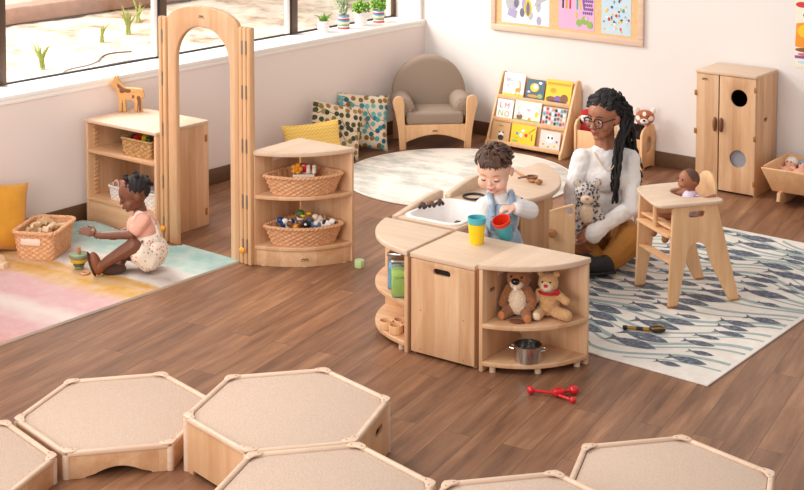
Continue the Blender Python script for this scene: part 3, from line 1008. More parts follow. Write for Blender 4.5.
def cover_mat(name, c): return plain(name, c, .45, coat=.2)
INK = plain('ink_grey', srgb(90, 90, 100), .6)
CV = {k: cover_mat('cover_' + k, c) for k, c in dict(white=srgb(240, 240, 240), yellow=srgb(248, 200, 40), navy=srgb(70, 100, 118), cream=srgb(245, 235, 215), kraft=srgb(206, 164, 116),
      pale=srgb(220, 208, 200), orange=srgb(240, 150, 40), pink=srgb(230, 90, 110), green=srgb(150, 185, 90), teal=srgb(90, 160, 170), purple=srgb(130, 90, 160), brown=srgb(130, 84, 54), black=srgb(45, 42, 46), grey=srgb(190, 190, 195), red=srgb(210, 50, 50), lilac=srgb(230, 180, 215), sky=srgb(200, 222, 235), lavender=srgb(178, 170, 204), slate=srgb(120, 118, 136)).items()}
CN = list(CV)
def art(mb, shapes, w, h, mt):
    """flat printed shapes on a sheet; (x,y) in 0..1"""
    for k, s in enumerate(shapes):
        mi = s[0]
        if s[1] == 'e':
            mb.prism([(x * w, y * h) for x, y in circle(s[2], s[3], s[4], 18, s[5])], .0004 + k * .00005, mt, bev=0, mi=mi)
        elif s[1] == 'r':
            mb.prism([(s[2] * w, s[3] * h), (s[4] * w, s[3] * h), (s[4] * w, s[5] * h), (s[2] * w, s[5] * h)], .0004 + k * .00005, mt, bev=0, mi=mi)
        elif s[1] == 'p':
            mb.prism([(x * w, y * h) for x, y in s[2]], .0004 + k * .00005, mt, bev=0, mi=mi)
        elif s[1] == 't':
            mb.add(letters(s[2], s[5] * h, mt @ T(s[3] * w, s[4] * h, .0005)), None, mi)
def I(n): return CN.index(n)
def book(label, x, tier, w, h, cover, shapes, lift=0.0, thick=.009):
    z0 = .042 + tier * .148 + lift
    y0 = .028 + .063 * tier
    o = thing('picture_book', label, 'book', (.745 + x, -.285 + y0, z0), 0, 'picture books on the slanted rack', rot=(R(-14), 0, 0))
    mb = MB(); mb.bx(.002, w - .001, .001, thick - .001, .002, h - .002, bev=0); mb.build('pages', LABEL, o)
    mb = MB(); mb.mi = I(cover)
    mb.bx(0, w, 0, .0016, 0, h, bev=.0005); mb.bx(0, w, thick - .0016, thick, 0, h, bev=.0005); mb.bx(0, .0016, 0, thick, 0, h, bev=.0005)
    art(mb, shapes, w, h, PXZ)
    mb.build('cover', [CV[c] for c in CN], o, smooth=0)
book('white picture book with a yellow giraffe and red title, top tier left', 0.04, 2, 0.175, 0.172, 'white',
     [(I('yellow'), 'r', 0, 0, 1, .17), (I('orange'), 'e', .72, .34, .13, .09), (I('orange'), 'p', [(.78, .36), (.86, .36), (.8, .7), (.72, .72), (.7, .68), (.75, .66)]), (I('orange'), 'p', [(.62, .1), (.66, .1), (.68, .34), (.62, .34)]), (I('orange'), 'p', [(.78, .1), (.82, .1), (.82, .34), (.77, .34)]),
      (I('pink'), 't', 'BIG', .27, .72, .2), (I('pink'), 't', 'hug', .22, .5, .1)])
book('dark blue picture book with a yellow bird, top tier middle', 0.235, 2, 0.145, 0.15, 'navy',
     [(I('yellow'), 'e', .45, .62, .25, .2), (I('cream'), 'e', .5, .66, .14, .12), (I('orange'), 'e', .4, .22, .3, .06), (I('green'), 'e', .8, .25, .15, .1), (I('white'), 'e', .75, .85, .1, .06), (I('sky'), 'e', .15, .4, .08, .05)])
book('bright orange-yellow picture book with animals along the bottom, top tier right', 0.392, 2, 0.205, 0.168, 'yellow',
     [(I('brown'), 'e', .25, .18, .2, .13), (I('purple'), 'e', .5, .22, .14, .14), (I('brown'), 'e', .75, .26, .16, .18), (I('black'), 'e', .5, .08, .4, .06), (I('orange'), 'r', .05, .78, .95, .88), (I('orange'), 'e', .3, .55, .12, .1)])
book('white alphabet book with large coloured letters, middle tier left', 0.03, 1, 0.135, 0.142, 'white',
     [(I('red'), 't', 'L', .26, .7, .42), (I('pink'), 't', 'M', .62, .68, .4), (I('green'), 't', 'N', .28, .3, .42), (I('orange'), 't', 'O', .66, .28, .38)])
book('large cream picture book with woodland animals, middle tier middle', 0.178, 1, 0.215, 0.15, 'cream',
     [(I('grey'), 'e', .55, .6, .42, .33), (I('white'), 'e', .55, .6, .38, .3), (I('green'), 'r', .02, .02, .98, .16), (I('brown'), 'e', .22, .25, .12, .12), (I('grey'), 'e', .2, .4, .06, .09), (I('yellow'), 'e', .85, .45, .06, .14), (I('orange'), 'e', .6, .2, .06, .06), (I('pink'), 't', 'light', .56, .62, .16)])
book('picture book with a crowd of small figures, middle tier right', 0.408, 1, 0.19, 0.135, 'grey',
     [(CN.index(c), 'e', .08 + .12 * (i % 8), .2 + .22 * (i // 8) + .04 * (i % 2), .055, .085) for i, c in enumerate(['red', 'navy', 'white', 'orange', 'black', 'teal', 'brown', 'pink', 'cream', 'black', 'red', 'white', 'navy', 'brown', 'orange', 'cream', 'teal', 'pink', 'brown', 'white', 'black', 'red', 'navy', 'cream', 'white', 'red', 'sky', 'orange', 'black', 'white', 'teal', 'brown'])])
book('kraft-brown picture book with a small panda, bottom tier left', 0.03, 0, 0.15, 0.142, 'kraft',
     [(I('white'), 'e', .55, .4, .13, .12), (I('black'), 'e', .55, .24, .16, .13), (I('black'), 'e', .45, .5, .05, .04), (I('black'), 'e', .65, .5, .05, .04), (I('brown'), 't', 'bear', .5, .82, .14), (I('brown'), 'r', 0, 0, 1, .06)])
book('bright yellow picture book with paint spots, bottom tier middle', 0.192, 0, 0.2, 0.146, 'yellow',
     [(I('red'), 'e', .62, .52, .07, .09), (I('sky'), 'e', .42, .5, .07, .09), (I('teal'), 'e', .25, .55, .06, .08), (I('white'), 'e', .48, .72, .06, .07), (I('orange'), 'e', .75, .66, .05, .07), (I('green'), 'e', .2, .2, .14, .05), (I('black'), 'p', [(.78, .72), (.95, .92), (.97, .9), (.8, .7)]), (I('brown'), 'p', [(.84, .3), (.88, .3), (.88, .6), (.84, .6)]), (I('green'), 't', 'art', .25, .35, .12)])
book('pale grey picture book with a small animal face, bottom tier right', 0.43, 0, 0.16, 0.132, 'pale',
     [(I('white'), 'e', .5, .62, .2, .2), (I('black'), 'e', .42, .66, .05, .07), (I('black'), 'e', .6, .66, .05, .07), (I('orange'), 'e', .2, .3, .06, .05), (I('yellow'), 'e', .75, .25, .07, .06), (I('green'), 'e', .45, .2, .07, .05), (I('purple'), 'e', .85, .5, .05, .06)])
# ------------------------------------------------------------------ armchair
GREYF, nt, bs = newmat('taupe_fabric')
bs.inputs['Base Color'].default_value = srgb(158, 138, 121)
bs.inputs['Roughness'].default_value = .85
bump(nt, bs, noise_fac(nt, texco(nt), 220, 3), .2, .003)
t = thing('toddler_armchair', 'taupe cushioned toddler armchair with maple paddle legs in the corner', 'armchair', (.53, -.572, 0), 45)
def paddle():
    L = [(-.012, 0), (-.012, .001), (-.018, .12), (-.04, .25), (-.062, .33), (-.05, .368), (-.018, .382), (.014, .366), (.022, .33), (.02, .25), (.03, .12), (.036, .001), (.036, 0)]
    return smoothloop(L, 2)
for x, f in ((-.238, 1), (.238, -1)):
    mb = MB(); mb.prism([(f * a, b) for a, b in paddle()], .026, T(x, .013, 0) @ PXZ, bev=.006, seg=3)
    mb.build('front_leg', PLY, t)
    mb = MB(); mb.bx(x - .02, x + .02, .34, .365, 0, .25, bev=.004); mb.build('rear_leg', PLY, t)
    mb = MB(); mb.bx(x - .012, x + .012, .01, .36, .13, .2, bev=.004); mb.build('side_rail', PLY, t)
rail = [(-.215, .045)] + [(-.215 + .43 * i / 20, .05 + .055 * math.sin(PI * i / 20)) for i in range(1, 20)] + [(.215, .045), (.215, .175), (-.215, .175)]
mb = MB(); mb.prism(rail, .022, T(0, .02, 0) @ PXZ, bev=.004); rl = mb.build('front_rail', PLY, t)
maker_mark(rl, T(0, -.0025, .128) @ M((0, 0, 0), (90, 0, 0)))
mb = MB(); mb.bx(-.19, .19, .015, .36, .13, .16); mb.build('seat_base', PLY, t)
mb = MB(); mb.box((0, .16, .215), (.40, .32, .09), bev=.025, seg=4); mb.build('seat_cushion', GREYF, t)
mb = MB()                                   # rounded back cushion
bo = [(-.265, .2)] + [(.265 * math.cos(a), .33 + .268 * math.sin(a)) for a in [PI - PI * i / 28 for i in range(29)]] + [(.265, .2)]
mb.prism(bo, .12, T(0, .37, 0) @ M((0, 0, 0), (-8, 0, 0)) @ PXZ, bev=.04, seg=4)
mb.build('back_cushion', GREYF, t, smooth=60)
for x in (-.222, .222):
    mb = MB()
    f = -1 if x < 0 else 1
    mb.tube([(x - .012 * f, .028, .285), (x - .012 * f, .03, .285), (x - .012 * f, .05, .285), (x - .012 * f, .2, .288), (x - .012 * f, .36, .29), (x - .012 * f, .37, .29)], [.02, .05, .07, .074, .07, .03], 22)
    for k in range(12):
        a = 2 * PI * k / 12
        mb.tube([(x - .012 * f + .02 * math.cos(a), .027, .285 + .02 * math.sin(a)), (x - .012 * f + .06 * math.cos(a), .04, .285 + .06 * math.sin(a))], .006, 6)
    mb.build('arm_bolster', GREYF, t)

# ------------------------------------------------------------------ cushions
def leafy(name, cols, base):
    m, nt, bs = newmat(name)
    v = texco(nt, (1, 1, 1))
    vo = nt.nodes.new('ShaderNodeTexVoronoi'); vo.inputs['Scale'].default_value = 22; vo.inputs['Randomness'].default_value = .6
    vo.voronoi_dimensions = '2D'
    nt.links.new(v, vo.inputs['Vector'])
    rp = ramp(nt, [(0, (1, 1, 1, 1)), (.37, (1, 1, 1, 1)), (.39, (0, 0, 0, 1))]); nt.links.new(vo.outputs['Distance'], rp.inputs[0])
    sx = nt.nodes.new('ShaderNodeSeparateColor'); nt.links.new(vo.outputs['Color'], sx.inputs[0])
    cr = ramp(nt, [((i + .0) / len(cols), c) for i, c in enumerate(cols)], 'CONSTANT'); nt.links.new(sx.outputs[0], cr.inputs[0])
    nz = noise_fac(nt, texco(nt, (1, 1, 1), (0, 0, .6)), 7, 1)
    st = ramp(nt, [(.485, (0, 0, 0, 1)), (.495, (1, 1, 1, 1)), (.505, (1, 1, 1, 1)), (.515, (0, 0, 0, 1))]); nt.links.new(nz, st.inputs[0])
    b2 = mixc(nt, st.outputs[0], base, srgb(120, 96, 70))
    nt.links.new(mixc(nt, rp.outputs[0], b2, cr.outputs[0]), bs.inputs['Base Color'])
    bs.inputs['Roughness'].default_value = .9
    return m
TEALS = leafy('leaf_print_teal', [srgb(86, 160, 166), srgb(30, 100, 122), srgb(146, 110, 50), srgb(110, 180, 180), srgb(130, 100, 44), srgb(60, 130, 140)], srgb(228, 210, 184))
OLIVE = leafy('leaf_print_olive', [srgb(44, 60, 40), srgb(130, 116, 60), srgb(146, 106, 56), srgb(70, 76, 44), srgb(160, 130, 84), srgb(56, 66, 52)], srgb(222, 200, 172))
m, nt, bs = newmat('yellow_chevron')
tc = texco(nt)
sx = nt.nodes.new('ShaderNodeSeparateXYZ'); nt.links.new(tc, sx.inputs[0])
def mth(op, a, b=None):
    n = nt.nodes.new('ShaderNodeMath'); n.operation = op
    for i, q in enumerate((a, b)):
        if q is None: continue
        if isinstance(q, (int, float)): n.inputs[i].default_value = q
        else: nt.links.new(q, n.inputs[i])
    return n.outputs[0]
zz = mth('PINGPONG', sx.outputs[0], .014)
rp = ramp(nt, [(0, srgb(240, 190, 84)), (.62, srgb(242, 194, 90)), (.68, srgb(250, 220, 140)), (.95, srgb(248, 214, 130))])
nt.links.new(mth('FRACT', mth('MULTIPLY', mth('ADD', sx.outputs[1], zz), 45)), rp.inputs[0])
nt.links.new(rp.outputs[0], bs.inputs['Base Color']); bs.inputs['Roughness'].default_value = .9
CHEV = m
OCHRE = plain('ochre_velvet', srgb(216, 150, 40), .8, var=.08, vscale=12, sheen=.3)
def pillow(name, label, mat, w, h, th, mtx, seed=0):
    mb = MB()
    def f(sg):
        def g(u, v):
            a, b = u * 2 - 1, v * 2 - 1
            pin = 1 - .07 * (1 - abs(a) ** 2) * abs(b) ** 3
            pin2 = 1 - .07 * (1 - abs(b) ** 2) * abs(a) ** 3
            z = th / 2 * ((1 - a ** 4) * (1 - b ** 4)) ** .6
            z += .006 * noise.noise(Vector((a * 2 + seed, b * 2, sg))) * (1 - a ** 4) * (1 - b ** 4)
            return (a * w / 2 * pin2, b * h / 2 * pin, sg * z)
        return g
    mb.grid(28, 28, f(1)); mb.grid(28, 28, lambda u, v: f(-1)(1 - u, v))
    bmesh.ops.remove_doubles(mb.bm, verts=mb.bm.verts, dist=.0005)
    o = mb.build(name, mat, smooth=80)
    o.matrix_world = mtx
    tag(o, label, 'cushion')
    return o
def lean(loc, yaw, tilt, roll=0):
    """cushion standing: faces direction yaw (deg, 0=+x), tilted back, rolled in its own plane"""
    return Matrix.Translation(Vector(loc)) @ Euler((0, 0, R(yaw))).to_matrix().to_4x4() @ Euler((0, R(90 - tilt), 0)).to_matrix().to_4x4() @ Euler((0, 0, R(90 + roll))).to_matrix().to_4x4()
pillow('throw_cushion', 'plain yellow chevron cushion on the floor behind the quarter-round shelf', CHEV, .40, .30, .09, lean((.255, -1.53, .165), -28, 20, 2), 1)
pillow('throw_cushion', 'olive and brown leaf-print cushion between the yellow cushion and the teal one', OLIVE, .37, .37, .10, lean((.19, -1.235, .20), -28, 20, -14), 2)
pillow('throw_cushion', 'teal and brown leaf-print cushion leaning beside the toddler armchair', TEALS, .37, .39, .10, lean((.152, -.905, .20), -36, 18, -6), 3)
pillow('throw_cushion', 'ochre yellow cushion at the left picture edge against the window wall', OCHRE, .36, .36, .12, lean((.128, -3.895, .198), -12, 18, -10), 4)

# ------------------------------------------------------------------ toy bin behind the woman
t = thing('toy_bin', 'maple toy bin with an oval hole in its end, behind the seated woman', 'toy bin', (1.415, -.193, 0), 0)
t.scale = (1, 1.08, 1)
Wd = .50
for x in (0, Wd):
    end = [(0, 0), (.03, 0), (.04, .012), (.13, .012), (.14, 0), (.165, 0), (.165, .25), (.15, .282), (.1, .287), (.06, .282), (.02, .262), (0, .23)]
    mb = MB(); mb.prism(end, .018, T(x, 0, 0) @ PYZ, holes=[circle(.083, .155, .040, 24, .056)], bev=.004); mb.build('end_panel', PLY, t)
mb = MB(); mb.bx(.018, Wd, .008, .02, .02, .2); mb.build('front_panel', PLY, t)
mb = MB(); mb.bx(.018, Wd, .145, .157, .02, .26); mb.build('back_panel', PLY, t)
mb = MB(); mb.bx(.018, Wd, .02, .145, .02, .032); mb.build('bottom_board', SHADEDARK, t)  # board coloured near-black as painted shade in the bin

# ------------------------------------------------------------------ plush toys
FURB = plain('brown_plush', srgb(150, 94, 54), .95, var=.25, vscale=90, bmp=.8, sheen=.4)
FURC = plain('cream_plush', srgb(232, 206, 176), .95, var=.12, vscale=90, bmp=.8, sheen=.4)
FURT = plain('tan_plush', srgb(206, 158, 106), .95, var=.18, vscale=90, bmp=.8, sheen=.4)
FURR = plain('rust_plush', srgb(176, 92, 48), .95, var=.2, vscale=90, bmp=.8, sheen=.4)
FURD = plain('dark_plush', srgb(50, 36, 32), .95, var=.2, vscale=90, bmp=.8)
FURW = plain('white_plush', srgb(240, 230, 220), .95, var=.06, vscale=90, bmp=.8, sheen=.4)
PAD = plain('paw_pad', srgb(190, 120, 76), .9)
TAILM = plain('tail_felt', srgb(120, 66, 38), .9)
REDF = plain('red_felt', srgb(190, 30, 40), .9)
EYE = plain('glass_eye', srgb(20, 16, 16), .12)
PINKN = plain('pink_nose', srgb(206, 150, 136), .6)
m, nt, bs = newmat('snow_leopard_plush')
v = texco(nt)
vo = nt.nodes.new('ShaderNodeTexVoronoi'); vo.inputs['Scale'].default_value = 58; nt.links.new(v, vo.inputs['Vector'])
rp = ramp(nt, [(.0, srgb(66, 60, 62)), (.36, srgb(92, 84, 84)), (.50, srgb(196, 184, 176)), (1, srgb(212, 202, 194))])
nt.links.new(vo.outputs['Distance'], rp.inputs[0]); nt.links.new(rp.outputs[0], bs.inputs['Base Color'])
bs.inputs['Roughness'].default_value = .95; bump(nt, bs, noise_fac(nt, v, 120, 3), .6, .004)
LEOP = m
def fluff(p): return .0022 * noise.noise(p * 130)
def eyes(t, pts, r, mat=EYE, name='eye'):
    for p in pts:
        mb = MB(); mb.ball(p, r, sub=2); mb.build(name, mat, t)

# beaver: sits facing local -y
t = thing('plush_beaver', 'brown plush beaver with a cream belly and big nose, sitting left of the tan bear', 'plush toy', (3.102, -3.398, .206), 18)
blob('body', [E((0, .01, .075), (.05, .042, .072), m=0), E((0, -.012, .072), (.038, .028, .058), m=1), E((0, 0, .165), (.05, .044, .045), m=0), E((0, -.035, .15), (.028, .022, .022), m=1)] +
     chain([((-.042, 0, .115), .02), ((-.060, -.012, .08), .018), ((-.062, -.024, .058), .017)]) + chain([((.042, 0, .115), .02), ((.064, -.012, .08), .019), ((.06, -.024, .058), .017)]) +
     [C((-.034, -.01, .03), .026, (-.05, -.05, .022), .02), C((.034, -.01, .03), .026, (.05, -.05, .022), .02), E((-.042, .01, .2), .014), E((.042, .01, .2), .014)], [FURB, FURC], t, .0035, 3, disp=fluff)
mb = MB(); mb.ball((0, -.054, .167), (.018, .012, .014)); mb.build('nose', EYE, t)
eyes(t, [(-.022, -.038, .182), (.022, -.038, .182)], .005)
mb = MB(); mb.box((0, -.055, .139), (.014, .004, .014), bev=.001); mb.build('tooth', FURW, t)
mb = MB()
for x in (-1, 1): mb.ball((x * .056, -.064, .02), (.017, .008, .019), (0, 0, x * 20))
mb.build('paw_pad', PAD, t)
mb = MB(); mb.ball((.012, -.068, .006), (.033, .024, .005)); mb.build('tail', TAILM, t)
# bear
t = thing('plush_bear', 'tan plush bear with a red nose and cream feet, leaning against the beaver', 'plush toy', (3.204, -3.328, .206), 22)
blob('body', [E((0, .01, .07), (.046, .042, .066), m=0), E((0, 0, .15), (.043, .04, .042), (10, 12, 0), m=0), E((-.002, -.032, .143), (.026, .02, .021), m=1), E((-.036, .008, .186), .014, m=0), E((.034, .008, .188), .014, m=0)] +
     chain([((-.04, 0, .105), .018), ((-.058, -.03, .07), .017)]) + chain([((.04, 0, .105), .018), ((.068, -.02, .092), .018), ((.082, -.03, .088), .017)]) +
     chain([((-.03, -.01, .03), .025), ((-.036, -.056, .026), .022)]) + chain([((.035, -.005, .03), .025), ((.084, -.03, .028), .024)]), [FURT, FURC], t, .0035, 3, paint=[E((-.038, -.078, .026), (.022, .012, .024), m=1)], disp=fluff)
mb = MB(); mb.ball((-.002, -.052, .152), (.009, .007, .007)); mb.build('nose', RED, t)
eyes(t, [(-.019, -.033, .162), (.014, -.035, .163)], .0045)
mb = MB(); mb.tube([(.038 * math.cos(a), .036 * math.sin(a), .112) for a in [2 * PI * k / 20 for k in range(20)]], .006, 8, closed=True); mb.ball((.04, -.02, .118), (.012, .008, .014)); mb.build('ribbon', REDF, t)
# red panda in the bin
t = thing('plush_red_panda', 'rust and white plush red panda peeking out of the toy bin', 'plush toy', (1.900, -.100, .168), 24)
blob('body', [E((-.03, .01, .05), (.035, .04, .09), m=2), E((0, -.01, .168), (.064, .052, .052), m=0), E((0, -.05, .152), (.028, .024, .02), m=1), E((-.054, -.006, .215), (.02, .012, .022), m=1), E((.054, -.006, .215), (.02, .012, .022), m=1)] +
     chain([((-.05, -.01, .1), .02), ((-.075, -.045, .12), .018)], 2), [FURR, FURW, FURD], t, .0035, 3,
     paint=[E((-.042, -.045, .17), (.018, .03, .016), m=1), E((.042, -.045, .17), (.018, .03, .016), m=1), E((0, -.05, .2), (.012, .02, .016), m=1)], disp=fluff)
mb = MB(); mb.ball((0, -.074, .16), (.009, .006, .007)); mb.build('nose', EYE, t)
eyes(t, [(-.026, -.052, .182), (.026, -.052, .182)], .006)
# red knitted doll at the other end of the bin
t = thing('plush_ladybird', 'red and black plush toy with white face, at the left end of the toy bin', 'plush toy', (1.462, -.095, .13), 20)
blob('body', [E((0, 0, .06), (.05, .045, .075), m=0), E((0, -.02, .145), (.042, .036, .034), m=1), E((0, -.005, .17), (.046, .042, .03), m=0), C((-.03, 0, .1), .018, (-.055, -.03, .13), .016, 2)], [REDF, FURW, FURD], t, .0035, 3, disp=fluff)
eyes(t, [(-.015, -.055, .15), (.015, -.055, .15)], .005)
mb = MB(); mb.ball((0, -.06, .136), (.006, .005, .005)); mb.build('nose', REDF, t)

# ------------------------------------------------------------------ doll cradle with dolls
t = thing('doll_cradle', 'maple doll cradle on rockers at the right picture edge', 'cradle', (2.868, -.425, 0), 3)
Lc = .62
for y0, y1, nm in ((.045, -.035, 1), (.30, .38, 1)):
    mb = MB()
    a = math.atan2(y1 - y0, .16)
    # slanted long side: corners in x-z', leaning outwards
    mb.prism([(.045, 0), (Lc - .045, 0), (Lc, .165), (0, .165)], .014, T(0, y0, .085) @ M((0, 0, 0), (-math.degrees(a), 0, 0)) @ PXZ, bev=.004)
    mb.build('side_panel', PLY, t)
for x0, x1 in ((.05, 0.008), (Lc - .05, Lc - .008)):
    mb = MB()
    q = [(.045, .085), (.30, .085), (.375, .24), (-.03, .24)]
    vs0 = []
    b = bmesh.new()
    for dx in (0, .014):
        vs0.append([b.verts.new((x0 + (x1 - x0) * ((z - .085) / .16) + (dx if x0 < .3 else -dx), y, z)) for y, z in q])
    b.faces.new(vs0[0]); b.faces.new(vs0[1][::-1])
    for i in range(4):
        b.faces.new((vs0[0][i], vs0[0][(i + 1) % 4], vs0[1][(i + 1) % 4], vs0[1][i]))
    bmesh.ops.recalc_face_normals(b, faces=b.faces)
    mb.add(b); mb.build('end_panel', PLY, t)
mb = MB(); mb.bx(.05, Lc - .05, .045, .30, .085, .097); mb.build('bottom_board', PLY, t)
for x in (.09, Lc - .11):
    mb = MB()
    rk = [(-.02 + .39 * i / 14, .034 - .034 * math.sin(PI * i / 14)) for i in range(15)]
    mb.prism(rk + [(.36, .085), (-.01, .085)], .022, T(x, 0, 0) @ PYZ, bev=.004); mb.build('rocker', PLY, t)
for x, z in ((.022, .215), (.04, .18), (.058, .12)):
    mb = MB(); mb.cyl((x + .01, -.035 + (.24 - z) * .5 - .006, z), (x + .01, -.03 + (.24 - z) * .5, z), .0035, n=10)
    mb.build('screw', BRASS, t)
SKIND = plain('doll_pink_skin', srgb(236, 176, 150), .5)
SKINB = plain('doll_brown_skin', srgb(158, 98, 66), .5)
BLANK = plain('cradle_blanket', srgb(216, 210, 220), .9, var=.08, vscale=25)
for i, (x, nm, cap, capl) in enumerate(((2.935, 'pink baby doll in a white cap lying in the cradle, nearer the wardrobe', FURW, 'white'), (3.02, 'pink baby doll in a grey-blue cap lying in the cradle, at the picture edge', plain('grey_blue_cap', srgb(130, 150, 168), .9), 'grey'))):
    d = thing('baby_doll', nm, 'doll', (x, -.175, .112), 0)
    blob('body', [E((0, 0, .085), (.036, .036, .04)), E((0, -.03, .095), (.014, .014, .014)), E((0.0, -.06, .05), (.05, .09, .04)), C((-.03, -.03, .06), .014, (-.05, -.07, .085), .012), C((.03, -.03, .06), .014, (.05, -.07, .085), .012)], [SKIND, BLANK], d, .003, 4,
         paint=[E((-.013, -.02, .118), (.004, .004, .006), m=1)])
    mb = MB(); mb.lathe([(0, .048), (.02, .043), (.036, .028), (.043, .004), (.041, -.006), (.037, 0)], 20, M((0, .008, .088), (-50, 0, 0))); mb.build('cap', cap, d)
    eyes(d, [(-.013, -.03, .112), (.013, -.03, .112)], .004)
mb = MB()
mb.grid(20, 14, lambda u, v: (.07 + u * .47, .08 + v * .1 - .015, .135 + .02 * math.sin(u * 9) * math.sin(v * 3) + .006 * noise.noise(Vector((u * 8, v * 5, 0)))))
mb.grid(20, 14, lambda u, v: (.07 + u * .47, .08 + (1 - v) * .1 - .015, .10))
bl = mb.build('doll_blanket', BLANK, loc=(2.868, -.425, 0), rotz=3)
tag(bl, 'pale blanket covering the two dolls in the cradle', 'blanket')

# ------------------------------------------------------------------ doll high chair and doll
# local x: along camera-side panel (front -> back), local y: towards the far panel
t = thing('doll_high_chair', 'birch plywood doll high chair with a tray, on the fish rug', 'high chair', (3.297, -2.400, .0085), math.degrees(math.atan2(.839, .543)))
def side_outline():
    return ([(-.018, 0), (.032, 0)] + [(.032 + (.075 - .032) * i / 6, .23 * i / 6) for i in range(1, 6)] +
            arc(.133, .245, .056, 180, 0, 12, .056) + [(.19 + .12 * i / 6, .23 * (1 - i / 6)) for i in range(1, 6)] + [(.313, 0), (.364, 0)] +
            [(.238, .468), (.227, .48), (.012, .48), (.0, .468)])
for y in (0, .318):
    mb = MB(); mb.prism([(x, z) for x, z in side_outline()], .016, T(0, y + .016, 0) @ PXZ, holes=[slot(.128, .437, .085, .028)], bev=.004, seg=3)
    mb.build('side_panel', PLY, t)
    mb = MB()
    for x0, x1 in ((-.0185, .0325), (.3125, .3645)):
        mb.bx(x0, x1, y - .0005, y + .0165, -.0005, .012, bev=.003)
    mb.build('foot_cap', TANWOOD, t)
# tray: rounded in front, cut-out for the doll
tray = smoothloop([(-.07, .0), (-.082, .05), (-.035, .29), (-.01, .33), (.04, .35), (.2, .352), (.272, .345), (.272, .262), (.18, .26), (.115, .24), (.09, .167), (.115, .095), (.18, .075), (.272, .072), (.272, -.012), (.2, -.018), (-.04, -.014)], 2)
mb = MB(); mb.prism(tray, .016, T(0, 0, .48), bev=.005, seg=3); mb.build('tray', MTOP, t)
mb = MB(); mb.bx(-.02, .21, .016, .318, .33, .344); mb.build('seat', PLY, t)
for x, z in ((-.045, .375), (-.055, .215)):
    mb = MB(); mb.bx(x + .05, x + .10, .016, .318, z - .012, z, bev=.003); mb.build('cross_board', PLY, t)
mb = MB(); bk = [(-.085, .33), (.085, .33), (.085, .51)] + arc(0, .51, .085, 0, 180, 18)[1:-1] + [(-.085, .51)]
mb.prism(bk, .018, T(.205, .167, 0) @ M((0, 0, 0), (0, 7, 0)) @ PYZ, bev=.005, seg=3); mb.build('backrest', PLY, t)
mb = MB(); mb.cyl((-.0, .167, .344), (-.0, .167, .48), .012, n=14); mb.build('post', PLY, t)
d = thing('toddler_doll', 'brown-skinned doll in a lilac shirt sitting in the doll high chair', 'doll', (3.325, -2.357, .353), math.degrees(math.atan2(.839, .543)))
LILAC = plain('lilac_cloth', srgb(222, 206, 228), .9, var=.1, vscale=80)
DHAIR = plain('doll_hair', srgb(98, 66, 50), .8, bmp=.5, vscale=150)
blob('body', [E((.13, .167, .215), (.052, .046, .05), m=0), E((.086, .167, .205), (.012, .012, .012), m=0), E((.092, .167, .192), (.02, .026, .018), m=0), C((.14, .167, .17), .02, (.14, .167, .15), .02, 0), E((.14, .167, .09), (.045, .055, .075), m=1), E((.14, .21, .21), (.01, .006, .014), m=0), E((.14, .124, .21), (.01, .006, .014), m=0)] +
     chain([((.145, .115, .135), .02), ((.12, .085, .13), .016), ((.16, .055, .142), .014), ((.20, .06, .15), .013)], 0) + chain([((.14, .215, .135), .02), ((.1, .24, .12), .016), ((.06, .23, .125), .014)], 0) +
     chain([((.13, .13, .02), .025), ((.0, .11, .02), .022), ((-.03, .11, -.05), .018)], 0) + chain([((.13, .2, .02), .025), ((.0, .22, .02), .022), ((-.03, .22, -.05), .018)], 0),
     [SKINB, LILAC, DHAIR], d, .003, 4, paint=[E((.148, .167, .232), (.052, .056, .046), m=2), E((.143, .105, .135), (.022, .014, .02), m=1)])
eyes(d, [(.083, .15, .218), (.083, .186, .218)], .0045)

# ------------------------------------------------------------------ bulletin board, art, poster
CORK = plain('cork_board', srgb(232, 190, 138), .9, var=.1, vscale=60)
t = thing('bulletin_board', 'wood-framed cork board holding three children\'s art sheets on the back wall', 'bulletin board', (.61, -.0, .785), 0)
mb = MB(); mb.bx(.02, 1.205, -.012, 0, .02, .73, bev=0); mb.build('cork_panel', CORK, t)
for a, b, c, d_ in ((0, 1.225, 0, .045), (0, 1.225, .705, .75), (0, .04, .046, .704), (1.185, 1.225, .046, .704)):
    mb = MB(); mb.bx(a, b, -.024, 0, c, d_, bev=.004); mb.build('frame_rail', MEDGE, t)
def sheet(label, x, z, w, h, shapes, base):
    o = thing('art_sheet', label, 'artwork', (x, -.0125, z), 0, 'art sheets on the cork board')
    mb = MB(); mb.bx(0, w, -.001, 0, 0, h, bev=0, mi=I(base))
    mb2 = MB(); art(mb2, shapes, w, h, T(0, -.001, 0) @ PXZ)
    mb.build('paper', [CV[c] for c in CN], o, smooth=0)
    mb2.build('print', [CV[c] for c in CN], o, smooth=0)
ar = random.Random(4)
sh = []
for i in range(17):
    c = ar.choice(['lavender', 'grey', 'grey', 'slate', 'lavender', 'lavender'])
    x, y = .08 + .84 * ar.random(), .06 + .3 * ar.random() + .1 * (i % 2)
    sh.append((I(c), 'e', x, y, .05, .05 + .02 * ar.random()))
sh += [(I('yellow'), 'e', .56, .21, .075, .11), (I('slate'), 'e', .56, .2, .04, .09), (I('lavender'), 'p', [(.12, .1), (.3, .06), (.34, .16), (.16, .2)]), (I('grey'), 'p', [(.68, .24), (.95, .34), (.96, .38), (.72, .3)])]
sheet('white art sheet with purple, grey and yellow leaf prints on the cork board', .70, .848, .40, .55, [s for s in sh], 'white')
sh = [(I(c), 'p', [(.1 + .1 * i, .28), (.15 + .1 * i, .28), (.16 + .1 * i - (.1 if i > 4 else 0), .62), (.11 + .1 * i - (.1 if i > 4 else 0), .62)]) for i, c in enumerate(['black', 'orange', 'red', 'white', 'teal', 'yellow', 'purple'])]
sh = [s for s in sh if s[0] != I('white')]
